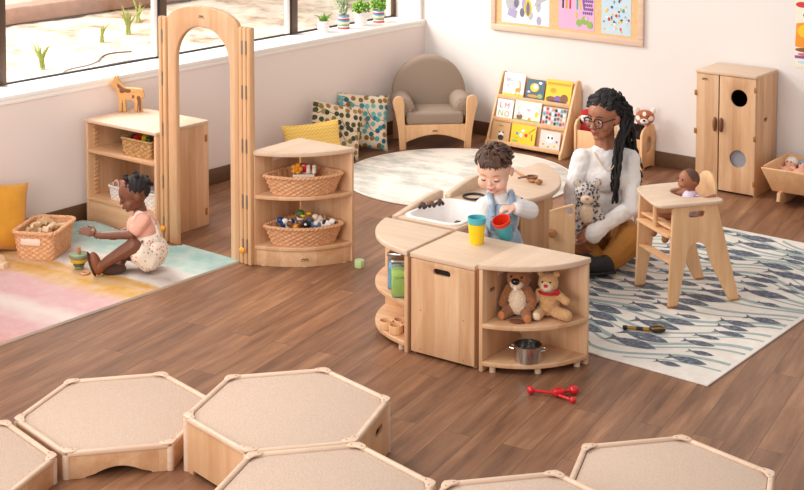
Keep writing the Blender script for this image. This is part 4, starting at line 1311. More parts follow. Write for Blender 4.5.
for i in range(5):
    for j in range(6):
        sh.append((I('purple'), 'e', .7 + .055 * i + (.02 if j % 2 else 0), .24 + .055 * j, .024, .022))
sh += [(I('green'), 'e', .58, .1, .08, .05), (I('green'), 'e', .74, .14, .09, .06), (I('green'), 'e', .88, .08, .08, .05), (I('lilac'), 'e', .78, .17, .05, .03), (I('yellow'), 'e', .5, .2, .03, .04)]
sheet('pink art sheet with coloured pencils and a purple patch on the cork board', 1.175, .85, .285, .5, sh, 'lilac')
sh = []
for i in range(52):
    c = ar.choice(['yellow', 'yellow', 'navy', 'navy', 'white', 'red', 'sky', 'teal', 'white', 'pink'])
    sh.append((I(c), 'e', .06 + .88 * ar.random(), .04 + .5 * ar.random(), .02 + .03 * ar.random(), .01 + .015 * ar.random()))
sheet('pale blue art sheet with yellow and navy spots on the cork board', 1.515, .845, .225, .5, sh, 'sky')
# poster at the right picture edge
o = thing('wall_poster', 'colourful child painting on the back wall at the right picture edge', 'poster', (2.874, -.002, .77), 0)
mb = MB(); mb.bx(0, .34, -.002, 0, 0, .45, bev=0); mb.build('paper', CV['cream'], o)
sh = [(I('orange'), 'p', [(.0, .28), (.5, .24), (.6, .5), (.3, .64), (.02, .6)]), (I('yellow'), 'e', .2, .5, .16, .09), (I('red'), 'e', .12, .86, .12, .04), (I('navy'), 'e', .3, .72, .16, .05), (I('red'), 'e', .4, .95, .14, .03), (I('purple'), 'r', 0, .12, .5, .16), (I('brown'), 'e', .2, .24, .2, .03), (I('sky'), 'e', .3, .07, .25, .03), (I('pink'), 'e', .2, .18, .15, .02), (I('orange'), 'e', .7, .7, .2, .1), (I('teal'), 'e', .8, .3, .15, .1)]
mb = MB(); art(mb, sh, .34, .45, T(0, -.002, 0) @ PXZ); mb.build('print', [CV[c] for c in CN], o, smooth=0)

# ------------------------------------------------------------------ plant pots on the ledge
SOIL = plain('potting_soil', srgb(70, 50, 38), .95)
LEAF = plain('fresh_leaf', srgb(120, 165, 60), .7, var=.3, vscale=60)
SAGE = plain('sage_leaf', srgb(170, 182, 150), .8, var=.2, vscale=60)
m, nt, bs = newmat('rainbow_bands')
sx = nt.nodes.new('ShaderNodeSeparateXYZ'); nt.links.new(texco(nt), sx.inputs[0])
mr = nt.nodes.new('ShaderNodeMapRange'); mr.inputs[1].default_value = 0; mr.inputs[2].default_value = .085
nt.links.new(sx.outputs[2], mr.inputs[0])
bands = ['pink', 'red', 'white', 'teal', 'green', 'yellow', 'white', 'sky', 'teal', 'purple', 'red', 'white', 'teal', 'grey']
bc = dict(pink=srgb(220, 90, 110), red=srgb(200, 60, 70), white=srgb(240, 236, 232), teal=srgb(80, 150, 170), green=srgb(140, 170, 80), yellow=srgb(236, 200, 90), sky=srgb(150, 190, 210), purple=srgb(120, 100, 160), grey=srgb(150, 170, 180))
rp = ramp(nt, [(i / len(bands), bc[b]) for i, b in enumerate(bands)], 'CONSTANT'); nt.links.new(mr.outputs[0], rp.inputs[0]); nt.links.new(rp.outputs[0], bs.inputs['Base Color'])
RAIN = m
def pot(label, y, kind, leaf, mat, h=.085, r=.034):
    t = thing('potted_plant', label, 'potted plant', (-.165, y, .8), rnd.uniform(0, 90), 'potted plants on the window ledge')
    t.scale = (1.25, 1.25, 1.15)
    mb = MB()
    if kind == 'scallop':
        n = 40
        mb.grid(n, 8, lambda u, v: ((r * (.8 + .25 * v)) * math.cos(2 * PI * u), (r * (.8 + .25 * v)) * math.sin(2 * PI * u), (h + .012 * abs(math.sin(3 * PI * u * 1.0))) * v), closed_u=True)
        mb.grid(n, 3, lambda u, v: ((r * (1.05 - .15 * v) - .003) * math.cos(-2 * PI * u), (r * (1.05 - .15 * v) - .003) * math.sin(-2 * PI * u), (h + .012 * abs(math.sin(3 * PI * u))) * (1 - .5 * v)), closed_u=True)
        mb.prism(circle(0, 0, r * .8, 40), .004, bev=0)
    elif kind == 'bumpy':
        pr = [(r * (.92 + .06 * math.cos(z * 6 * PI)), h * z) for z in [i / 18 for i in range(19)]]
        mb.lathe([(0, 0)] + pr + [(r * .85, h), (r * .8, h * .8)], 30)
    else:
        mb.lathe([(0, 0), (r * .97, 0), (r, .003), (r, h), (r * .92, h), (r * .9, h * .75)], 32)
    mb.build('pot', mat, t)
    mb = MB(); mb.cyl((0, 0, h * .6), (0, 0, h * .86), r * .85); mb.build('soil', SOIL, t)
    mb = MB()
    q = random.Random(int(abs(y) * 1000))
    if leaf == 'spiky':
        for k in range(34):
            a = q.uniform(0, 2 * PI); l = q.uniform(.04, .075); s = q.uniform(.2, 1)
            mb.tube([(math.cos(a) * .008, math.sin(a) * .008, h * .8), (math.cos(a) * l * s * .5, math.sin(a) * l * s * .5, h * .8 + l * .6), (math.cos(a) * l * s * .9, math.sin(a) * l * s * .9, h * .8 + l * (1.1 - .4 * s))], [.004, .004, .0008], 5)
        mt = LEAF
    elif leaf == 'sage':
        for k in range(60):
            a = q.uniform(0, 2 * PI); l = q.uniform(.06, .13); s = q.uniform(.05, .5)
            tip = Vector((math.cos(a) * l * s, math.sin(a) * l * s, h * .8 + l))
            mb.tube([(0, 0, h * .8), tip * .5 + Vector((0, 0, h * .4)), tip], [.002, .002, .001], 4)
            for j in range(5):
                p = Vector((0, 0, h * .8)).lerp(tip, .35 + .15 * j)
                mb.ball(p + Vector((q.uniform(-.008, .008), q.uniform(-.008, .008), 0)), (.006, .003, .009), (q.uniform(0, 90), q.uniform(0, 90), 0), sub=1)
        mt = SAGE
    else:
        for k in range(110):
            a = q.uniform(0, 2 * PI); rr = .045 * math.sqrt(q.random()); z = h + q.uniform(-.005, .075) * (1 - rr * 8)
            mb.ball((rr * math.cos(a) * 1.1, rr * math.sin(a) * 1.1, z + .01), (.009, .005, .012), (q.uniform(0, 180), q.uniform(0, 90), q.uniform(0, 180)), sub=1)
        mt = LEAF
    mb.build('foliage', mt, t)
pot('small plant in a white ribbed pot, leftmost on the window ledge', -.955, 'bumpy', 'spiky', WHITE, .07, .036)
pot('grey-green sage plant in a rainbow-striped pot, second from the left on the window ledge', -.74, 'plain', 'sage', RAIN)
pot('bright green plant in a white scalloped pot, third from the left on the window ledge', -.548, 'scallop', 'bushy', WHITE, .08, .04)
pot('bushy plant in a rainbow-striped pot, rightmost on the window ledge', -.345, 'plain', 'bushy', RAIN, .08, .033)
# ------------------------------------------------------------------ wooden horse puzzle on the low shelf
t = thing('wooden_horse', 'wooden puzzle horse figure with brown patches standing on the low shelf', 'toy horse', (.085, -2.96, .6), 39)
t.scale = (1.04, 1.04, .86)
hx = [(-.075, .165), (-.088, .172), (-.092, .19), (-.075, .205), (-.066, .228), (-.06, .25), (-.054, .228), (-.046, .25), (-.04, .225), (-.02, .19), (.0, .165), (.06, .16), (.085, .158), (.1, .142), (.104, .11), (.098, .085), (.092, .11), (.088, .06), (.09, .0), (.071, .0), (.073, .04), (.070, .07), (.066, .04), (.064, .0), (.045, .0), (.05, .04), (.044, .075), (.02, .085),
      (-.002, .082), (.001, .04), (.003, .0), (-.015, .0), (-.015, .04), (-.018, .075), (-.021, .04), (-.022, .0), (-.04, .0), (-.037, .04), (-.042, .09), (-.05, .13), (-.058, .16)]
light = wood('pale_puzzle_wood', srgb(230, 180, 116), srgb(208, 154, 92), 'x'); dark = wood('dark_puzzle_wood', srgb(140, 84, 48), srgb(112, 64, 36), 'x')
mb = MB(); mb.prism(hx, .03, T(0, .015, 0) @ PXZ, bev=.004); mb.build('horse_body', light, t)
def piece(pts, nm):
    mb = MB(); mb.prism(smoothloop(pts, 2), .0316, T(0, .0158, 0) @ PXZ, bev=.001); mb.build(nm, dark, t)
piece([(-.048, .2), (-.03, .185), (-.012, .165), (.01, .158), (.03, .155), (.03, .135), (.012, .13), (-.002, .138), (-.02, .125), (-.035, .14), (-.032, .16), (-.045, .17)], 'patch')
piece([(.073, .004), (.088, .004), (.085, .06), (.086, .1), (.07, .115), (.06, .1), (.066, .08), (.07, .06), (.074, .04)], 'patch')
piece([(.035, .09), (.05, .095), (.05, .115), (.035, .118)], 'patch')

# ------------------------------------------------------------------ baskets
t = thing('wicker_basket', 'large honey wicker basket with a white label full of wooden pieces, on the pastel rug', 'basket', (.345, -3.745, .013), 30)
loop = rrect(-.115, .115, -.155, .155, .04)
basket_parts(t, loop, .145, .13, WICK, 46, 11, .003, .011)
mb = MB(); mb.box((-.012, -.1525, .10), (.105, .004, .036), (8, 0, 0), bev=.001); mb.build('label_card', LABEL, t)
BB = (.345, -3.745, .013)
def inbasket(x, y, z, ang=-60, b=BB):
    c, s = math.cos(R(ang)), math.sin(R(ang))
    return (b[0] + x * c - y * s, b[1] + x * s + y * c, b[2] + z)
BLKM = [wood('raw_block_%d' % i, srgb(240 - 8 * i, 212 - 10 * i, 176 - 12 * i), srgb(222 - 8 * i, 188 - 10 * i, 150 - 12 * i), 'x') for i in range(3)]
q = random.Random(3)
spots = [(-.10, -.06), (-.04, -.055), (.03, -.06), (.1, -.05), (-.11, .0), (-.05, .01), (.015, 0), (.075, .01), (.12, .03), (-.09, .06), (-.03, .065), (.04, .06), (.1, .07), (-.065, -.02), (.05, -.02), (0, .035), (.06, .04), (-.02, -.03)]
for i, (x, y) in enumerate(spots):
    top = i >= 13
    z = .138 if top else .108
    lab = ['pale wooden building piece in the heap inside the large wicker basket', 'wooden building piece lying on top of the heap in the large wicker basket'][top]
    mb = MB()
    k = i % 4
    rr = (q.uniform(-35, 35), q.uniform(-35, 35), q.uniform(0, 180))
    if k == 0:
        mb.box((0, 0, 0), (.06, .035, .03), rr, bev=.004)
    elif k == 1:
        mb.prism([(-.03, -.02), (.03, -.02), (.02, .02), (-.02, .02)], .026, M((0, 0, 0), rr), bev=.003)
    elif k == 2:
        mb.prism(arc(0, 0, .034, 0, 180, 12) + arc(0, 0, .016, 180, 0, 8), .026, M((0, 0, 0), rr), bev=.003)
    else:
        v = Euler([R(a) for a in rr]).to_matrix() @ Vector((.03, 0, 0)); mb.cyl(-v, v, .016, n=16, bev=.003)
    o = mb.build('wooden_block', BLKM[i % 3], loc=inbasket(x, y, z))
    tag(o, lab, 'wooden block', 'wooden pieces on top in the basket' if top else 'wooden pieces in the basket')

mb = MB(); mb.prism([(-.035, -.03), (.035, -.03), (.035, .0), (.012, .0), (.0, .03), (-.035, .03)], .05, M((0, 0, .03), (90, 0, 15)), bev=.004)
tag(mb.build('wooden_block', BLKM[0], loc=(.375, -4.02, .0125)), 'single pale wooden block on the pastel rug at the left picture edge', 'wooden block')

def quarter_basket(label, z, lbl=True):
    t = thing('wicker_basket', label, 'basket', (QA[0] + .03, QA[1] - .03, z), -88.5)
    lp = [(x + .012, y + .012) for x, y in sector(.305, .065, 14, .05)]
    lp = smoothloop([(max(x, .0), max(y, .0)) for x, y in lp], 2)
    basket_parts(t, lp, .10, .2, WICK, 44, 9, .0026, .009, ctr=(.12, .12))
    mb = MB(); mb.box((.214, .214, .062), (.085, .004, .022), (12, 0, 135), bev=.001); mb.build('label_card', LABEL, t)
quarter_basket('upper quarter-round wicker basket, on the middle shelf beside the arch', .3695)
quarter_basket('lower quarter-round wicker basket, on the bottom shelf beside the arch', .1065)
# contents, upper basket
def sh(name, label, cat, loc, fn, mats, rotz=0, group=None):
    mb = MB(); fn(mb); return tag(mb.build(name, mats, loc=loc, rotz=rotz), label, cat, group)
sh('toy_tray', 'white wooden tray of toy pieces in the upper quarter-round basket', 'toy tray', (1.475, -2.955, .415), lambda m: (m.bx(-.055, .055, -.035, .035, 0, .02, bev=.002), m.bx(-.055, .055, -.035, -.031, .02, .05, bev=.001), m.bx(-.055, .055, .031, .035, .02, .05, bev=.001), m.bx(-.055, -.051, -.031, .031, .02, .05, bev=.001), m.bx(.051, .055, -.031, .031, .02, .05, bev=.001)), LABEL, 40)
def flower(m):
    for k in range(5): m.ball((.018 * math.cos(k * 1.257), .0, .022 + .018 * math.sin(k * 1.257)), (.015, .012, .015), sub=2)
    m.ball((0, -.006, .022), .011, sub=2)
sh('toy_flower', 'orange-yellow flower-shaped toy in the white tray in the upper basket', 'toy', (1.445, -2.975, .463), flower, ORANGE, 40)
sh('toy_block', 'red toy block behind the orange flower in the upper basket', 'toy', (1.455, -2.935, .463), lambda m: m.box((0, 0, .022), (.045, .03, .045), bev=.006), RED, 30)
for i, (x, y, l) in enumerate(((1.495, -2.942, 'white toy figure beside the red block in the upper basket'), (1.520, -2.925, 'white toy figure at the right end of the tray in the upper basket'))):
    sh('toy_figure', l, 'toy', (x, y, .465), lambda m: (m.cyl((0, 0, 0), (0, 0, .03), .012, .010, n=14, bev=.003), m.ball((0, 0, .035), .011, sub=2)), FURW if i else LABEL, 0)
# lower basket
def duck(m):
    m.mi = 0; m.ball((0, 0, .035), (.024, .03, .028)); m.ball((0, -.01, .085), .021)
    m.mi = 1; m.ball((0, -.01, .09), (.022, .022, .018))
    m.mi = 2; m.cyl((0, 0, .058), (0, -.004, .072), .019, .018)
    m.mi = 3; m.ball((.012, -.034, .083), (.012, .014, .005), (0, 0, 30))
sh('toy_duck', 'toy mallard duck with green head and yellow bill in the lower basket', 'toy duck', (1.458, -2.965, .165), duck, [BROWNWOOD, GREEN, FURW, YELLOW], 45)
def animal(m, c0=0, c1=1):
    m.mi = c0; m.ball((0, 0, .03), (.034, .02, .02)); m.ball((-.034, 0, .045), (.018, .016, .016))
    for x in (-.02, .02):
        for y in (-.01, .01): m.cyl((x, y, 0), (x, y, .025), .007, n=10)
    m.mi = c1; m.ball((.005, 0, .036), (.018, .0205, .015)); m.ball((-.048, 0, .042), (.008, .008, .007))
DARKB = plain('navy_toy', srgb(34, 52, 92), .5)
for x, y, z, a, c, l in ((1.395, -3.005, .165, 20, [BLUE, WHITE], 'blue toy animal at the left end of the lower basket'), (1.425, -3.0, .172, 70, [WHITE, DARKB], 'white toy animal with a dark patch left of the duck in the lower basket'),
                         (1.500, -2.955, .17, 120, [BLACK, WHITE], 'black toy animal right of the duck in the lower basket'), (1.53, -2.93, .168, 30, [plain('slate_blue_toy', srgb(92, 124, 160), .5), LABEL], 'slate-blue toy animal between the black one and the panda in the lower basket'),
                         (1.575, -2.895, .172, 200, [FURW, BLACK], 'white and black toy panda at the right end of the lower basket'), (1.47, -3.015, .158, 10, [BROWNWOOD, ORANGE], 'brown and orange toy animal in front of the duck in the lower basket'),
                         (1.54, -2.90, .195, 80, [LABEL, TANWOOD], 'cream toy animal lying on top beside the panda in the lower basket')):
    sh('toy_animal', l, 'toy animal', (x, y, z), animal, c, a)
sh('toy_ring', 'yellow toy ring above the black animal in the lower basket', 'toy', (1.487, -2.935, .245), lambda m: m.tube([(.014 * math.cos(a), .008 * math.sin(a), .005) for a in [2 * PI * k / 16 for k in range(16)]], .005, 8, closed=True), YELLOW)

# baskets on the low shelf
def low_basket(label, loc, rot, w, dd, h, mat, fl=.06, rows=8, nst=30):
    t = thing('storage_basket', label, 'basket', loc, rot)
    basket_parts(t, rrect(-w / 2, w / 2, -dd / 2, dd / 2, .02 if mat is SEAG else .05), h, fl, mat, nst, rows, .0028, .007)
    return t
low_basket('brown seagrass basket of coloured toys on the upper tier of the low shelf', (.435, -3.115, .4305), 2, .235, .17, .095, SEAG)
low_basket('round white rope basket holding a wooden triangle, on the bottom tier of the low shelf', (.265, -3.12, .1555), 2, .175, .15, .075, ROPE, .1, 7, 26)
low_basket('white rope basket behind the toddler girl, at the right of the low shelf bottom tier', (.52, -3.115, .1555), 2, .15, .16, .085, ROPE, .08, 7, 26)
for i, (dx, c, l) in enumerate(((-.06, RED, 'red toy brick sticking out at the left of the seagrass basket'), (-.02, YELLOW, 'yellow toy brick sticking out of the seagrass basket'), (.025, GREEN, 'green toy brick sticking out of the seagrass basket'), (.07, TANWOOD, 'tan toy brick sticking out at the right of the seagrass basket'), (-.085, SHADEDARK, 'dark toy brick at the left corner of the seagrass basket'))):
    sh('toy_brick', l, 'toy brick', (.435 + dx, -3.125 + .02 * (i % 2), .50), lambda m: m.box((0, 0, .012), (.03, .035, .04), (10, 15, 20 * i), bev=.003), c)
def tri(m):
    m.prism(smoothloop([(-.035, -.03), (.035, -.03), (0, .04)], 2), .014, M((0, 0, .035), (75, 0, 15)), holes=[circle(0, -.006, .013, 18)], bev=.003)
sh('wooden_triangle', 'pink-edged wooden triangle in the round white rope basket', 'toy', (.225, -3.15, .205), tri, plain('rosy_wood', srgb(226, 170, 142), .6))
sh('toy_ring', 'grey rubber toy in the round white rope basket', 'toy', (.28, -3.125, .212), lambda m: m.ball((0, 0, .02), (.035, .025, .022)), plain('grey_rubber', srgb(110, 104, 110), .6))
sh('toy_disc', 'yellow toy disc in the round white rope basket', 'toy', (.318, -3.135, .212), lambda m: m.cyl((0, 0, .01), (0, .01, .03), .022, n=20, bev=.003), YELLOW)
sh('toy_plate', 'grey flat toy plate on the white rope basket behind the toddler girl', 'toy', (.52, -3.115, .242), lambda m: m.prism(rrect(-.06, .06, -.065, .065, .03), .016, bev=.004), plain('mid_grey_toy', srgb(150, 146, 150), .6))

# ------------------------------------------------------------------ stacking toy on the pastel rug
t = thing('stacking_toy', 'wooden stacking ring toy in sage green and yellow beside the toddler girl\'s shoe', 'stacking toy', (.70, -3.80, .0125), 0)
SAGEW = plain('sage_wood', srgb(128, 136, 104), .5)
DKS = plain('dark_sage_wood', srgb(84, 92, 80), .5)
YELW = plain('mustard_wood', srgb(206, 166, 30), .5)
for z, h, r, mt in ((0, .018, .024, SAGEW), (.018, .018, .03, DKS), (.036, .022, .044, YELW), (.058, .022, .05, SAGEW)):
    mb = MB(); mb.cyl((0, 0, z), (0, 0, z + h), r, n=28, bev=.006); mb.build('ring', mt, t)
mb = MB(); mb.cyl((0, 0, 0), (0, 0, .112), .009, n=14, bev=.003); mb.build('peg', TANWOOD, t)
sh('wooden_ring', 'small pinkish wooden ring lying under the shoe beside the stacking toy', 'toy ring', (.79, -3.835, .0125), lambda m: m.tube([(.018 * math.cos(a), .018 * math.sin(a), .006) for a in [2 * PI * k / 20 for k in range(20)]], .006, 8, closed=True), plain('pinkish_wood', srgb(214, 160, 124), .6))
sh('toy_cylinder', 'small pale green toy block on the floor beside the quarter-round shelf', 'toy block', (1.765, -2.852, 0), lambda m: m.cyl((0, 0, 0), (0, 0, .042), .026, n=8, bev=.006), plain('pale_green_toy', srgb(196, 220, 160), .5), 12)

# ------------------------------------------------------------------ on and in the island
def cup(m, h=.105, r0=.029, r1=.04):
    m.lathe([(0, 0), (r0, 0), (r0 + .001, .003), (r1, h), (r1 - .004, h), (r0 - .003, .005), (0, .005)], 36)
t = thing('stacked_cups', 'yellow plastic cup with a teal cup nested inside, standing on the cabinet', 'cup', (2.822, -3.309, .4452), 0)
mb = MB(); cup(mb, .088, .030, .038); mb.build('outer_cup', YELLOW, t)
mb = MB(); mb.lathe([(0, .02), (.029, .02), (.0335, .09), (.0395, .09), (.041, .116), (.0375, .116), (.029, .03), (0, .03)], 36); mb.build('inner_cup', TEAL, t)
DW = plain('dark_cone', srgb(92, 56, 46), .6, var=.3, vscale=90)
for i, (x, y, l) in enumerate(((2.333, -3.060, 'leftmost of three little dark toy cars on the basin edge'), (2.350, -3.015, 'middle one of three little dark toy cars on the basin edge'), (2.362, -2.965, 'rightmost of three little dark toy cars on the basin edge'))):
    c = thing('toy_car', l, 'toy car', (x, y, .456), 30 * i + 20, 'little dark toy cars')
    mb = MB(); mb.box((0, 0, .014), (.034, .02, .014), bev=.004); mb.ball((0, 0, .023), (.013, .009, .009), sub=2); mb.build('car_body', [DW, BROWNWOOD, DW][i], c)
    for wx in (-.011, .011):
        for wy in (-.011, .011):
            mb = MB(); mb.cyl((wx, wy - .003, .008), (wx, wy + .003, .008), .0085, n=16, bev=.0015); mb.build('wheel', BLACK, c)
sh('toy_fish', 'pink toy in the bottom of the white basin', 'toy', (2.455, -3.03, .3565), lambda m: (m.ball((0, 0, .014), (.04, .02, .014)), m.ball((.046, 0, .014), (.012, .016, .006))), plain('pink_rubber', srgb(224, 150, 156), .5), 40)
sh('pine_cone', 'small brown cone in the white basin beside the pink toy', 'cone', (2.46, -2.955, .3565), lambda m: (m.ball((0, 0, .02), (.018, .018, .022)), [m.ball((.014 * math.cos(a), .014 * math.sin(a), .01 + .004 * k), .006, sub=1) for k, a in enumerate([i * .9 for i in range(8)])]), DW)
sh('toy_burner_ring', 'black ring lying on the corner counter behind the toddler boy', 'ring', (2.388, -2.72, .4455), lambda m: m.tube([(.052 * math.cos(a), .052 * math.sin(a), .005) for a in [2 * PI * k / 40 for k in range(40)]], .006, 8, closed=True), BLACK)
def spoon(m):
    m.tube([(-.11, 0, .014), (-.05, 0, .012), (.02, 0, .01), (.05, 0, .012)], [.006, .006, .006, .007], 10)
    m.ball((.075, 0, .012), (.034, .022, .011))
sh('wooden_spoon', 'tan wooden spoon lying on the toy stove top', 'spoon', (2.41, -2.305, .4605), spoon, TANWOOD, -28)
sh('wooden_scoop', 'dark wooden scoop lying across the tan spoon on the toy stove top', 'scoop', (2.475, -2.335, .461), lambda m: (m.lathe([(0, .008), (.014, .004), (.027, .014), (.03, .028), (.026, .028), (.02, .014), (0, .012)], 24), m.tube([(-.027, 0, .022), (-.05, -.01, .02), (-.07, -.016, .014)], .005, 8)), BROWNWOOD, 20)
sh('pine_cone', 'small brown nut beside the scoop on the toy stove top', 'nut', (2.53, -2.36, .4605), lambda m: m.ball((0, 0, .014), (.02, .016, .014)), TANWOOD, 20)
# jars
def jar(label, loc, colr, rot):
    t = thing('glass_jar', label, 'jar', loc, rot)
    t.scale = (1.15, 1.15, 1.25)
    g, nt, bs = newmat('jar_glass')
    bs.inputs['Base Color'].default_value = (.95, .98, .98, 1); bs.inputs['Roughness'].default_value = .05
    bs.inputs['Transmission Weight'].default_value = .9; bs.inputs['IOR'].default_value = 1.2
    mb = MB(); mb.bx(-.03, .03, -.03, .03, 0, .12, bev=.008); mb.build('jar_wall', g, t)
    mb = MB(); mb.bx(-.026, .026, -.026, .026, .004, .07, bev=.006); mb.build('filling', colr, t)
    mb = MB(); mb.bx(-.026, .026, -.026, .026, .071, .098, bev=.006); mb.build('filling', plain('light_fill', tuple(min(1, c * 1.3 + .05) for c in colr.node_tree.nodes['Principled BSDF'].inputs['Base Color'].default_value[:3]) + (1,), .6), t)
    mb = MB(); mb.bx(-.031, .031, -.031, .031, .12, .134, bev=.004); mb.build('lid', STEEL, t)
jar('square clear jar with green filling and steel lid on the left quarter shelf', (2.588, -3.558, .2255), plain('lime_sand', srgb(156, 196, 40), .6), 40)
jar('square clear jar with blue filling behind the green one', (2.520, -3.49, .2255), plain('blue_sand', srgb(70, 160, 206), .6), 20)
t = thing('ring_tray', 'pale wooden tray of round cup holes on the base of the left quarter shelf', 'cup tray', (2.525, -3.485, .0465), 8)
holes = [circle(-.045, -.03, .026, 20), circle(.02, -.055, .026, 20), (circle(.0, .015, .026, 20)), circle(.062, -.005, .026, 20)]
for i, h in enumerate(holes):
    cx, cy = sum(p[0] for p in h) / 20, sum(p[1] for p in h) / 20
    mb = MB(); mb.prism(circle(cx, cy, .031, 24), .036, holes=[circle(cx, cy, .026, 24)], bev=.002); mb.prism(circle(cx, cy, .029, 20), .004, bev=0); mb.build('cup_ring', PLY, t)
# pot
t = thing('toy_saucepan', 'small steel toy saucepan with two handles on the base of the right quarter shelf', 'saucepan', (3.172, -3.432, .0465), 25)
mb = MB(); mb.lathe([(0, 0), (.052, 0), (.056, .004), (.057, .066), (.060, .068), (.060, .07), (.054, .07), (.053, .008), (0, .006)], 40); mb.build('pot_body', STEEL, t)
for s in (-1, 1):
    mb = MB(); mb.tube([(s * .056, -.018, .052), (s * .073, -.016, .054), (s * .076, 0, .054), (s * .073, .016, .054), (s * .056, .018, .052)], .0035, 8); mb.build('handle', STEEL, t)

# ------------------------------------------------------------------ loose toys on the floor
t = thing('red_tongs', 'red plastic toy with ball ends on the wooden floor in front of the quarter shelf', 'toy tongs', (3.40, -3.575, 0), 32)
mb = MB(); mb.tube([(-.095, .01, .016), (-.03, .004, .014), (.03, 0, .014)], .006, 10); mb.ball((-.1, .011, .017), .016); mb.build('arm', RED, t)
mb = MB(); mb.tube([(.0, -.004, .012), (.06, -.05, .011)], .0065, 10); mb.ball((.066, -.054, .013), .013); mb.build('arm', RED, t)
mb = MB(); mb.tube([(.0, .005, .018), (.06, .026, .018)], .0075, 10); mb.ball((.07, .03, .019), (.021, .019, .019)); mb.build('arm', RED, t)
mb = MB(); mb.box((.01, .004, .018), (.045, .038, .03), (0, 0, 15), bev=.01, seg=3); mb.build('hub', RED, t)
GOLD = plain('gold_plastic', srgb(170, 130, 44), .35, .4)
t = thing('toy_tool', 'black and gold handled toy tool lying on the fish rug', 'toy tool', (3.335, -2.745, .0085), 24)
mb = MB(); mb.tube([(-.09, 0, .011), (-.075, 0, .011), (-.07, 0, .011)], [.008, .0095, .0085], 12); mb.tube([(-.03, 0, .011), (.02, 0, .011)], .0085, 12); mb.build('handle', BLACK, t)
mb = MB(); mb.tube([(-.07, 0, .011), (-.03, 0, .011)], .008, 12); mb.tube([(.0, 0, .011), (.03, 0, .011)], .009, 12); mb.build('gold_band', GOLD, t)
mb = MB(); mb.ball((.062, 0, .016), (.038, .024, .015)); mb.build('head', BLACK, t)
mb = MB(); mb.tube([(.04, -.02, .022), (.07, -.018, .028), (.098, 0, .02), (.07, .018, .028), (.04, .02, .022)], .004, 8); mb.build('gold_band', GOLD, t)
# ------------------------------------------------------------------ people
def skin(name, c, rough=.45):
    m, nt, bs = newmat(name)
    f = noise_fac(nt, texco(nt), 28, 3)
    rp = ramp(nt, [(.3, tuple(x * .93 for x in c[:3]) + (1,)), (.7, tuple(min(1, x * 1.05) for x in c[:3]) + (1,))])
    nt.links.new(f, rp.inputs[0]); nt.links.new(rp.outputs[0], bs.inputs['Base Color'])
    bs.inputs['Roughness'].default_value = rough
    bs.inputs['Subsurface Weight'].default_value = .08
    bs.inputs['Subsurface Radius'].default_value = (.01, .004, .002)
    return m
SKW = skin('warm_brown_skin', srgb(170, 110, 80)); LIPW = skin('brown_lips', srgb(150, 74, 66)); EYEW = plain('eye_white', srgb(235, 228, 222), .2)
SKB = skin('fair_skin', srgb(238, 190, 166)); LIPB = skin('pink_lips', srgb(206, 120, 112))
SKG = skin('deep_brown_skin', srgb(122, 74, 52)); LIPG = skin('deep_lips', srgb(120, 62, 54))
IRIS = plain('dark_iris', srgb(36, 24, 20), .15)
BROW = plain('dark_brow', srgb(44, 30, 26), .8)
HAIRB = plain('black_braids', srgb(24, 18, 17), .7, var=.3, vscale=160, bmp=.5)
HAIRBR = plain('brown_hair', srgb(84, 54, 38), .5, var=.35, vscale=60)
NAIL = plain('nail', srgb(214, 166, 150), .3)
KNIT, nt, bs = newmat('white_knit')
bs.inputs['Base Color'].default_value = srgb(242, 236, 232); bs.inputs['Roughness'].default_value = .85
wv = nt.nodes.new('ShaderNodeTexWave'); wv.inputs['Scale'].default_value = 60; wv.inputs['Distortion'].default_value = .5
nt.links.new(texco(nt, (1, 1, .1)), wv.inputs['Vector']); bump(nt, bs, wv.outputs['Fac'], .25, .002)
MUST = plain('mustard_trousers', srgb(170, 112, 44), .8, var=.08, vscale=10, bmp=.25)
V = Vector
def frame(mm):
    """basis matrix from a face direction (yaw deg from -y toward -x, pitch down deg)"""
    return mm
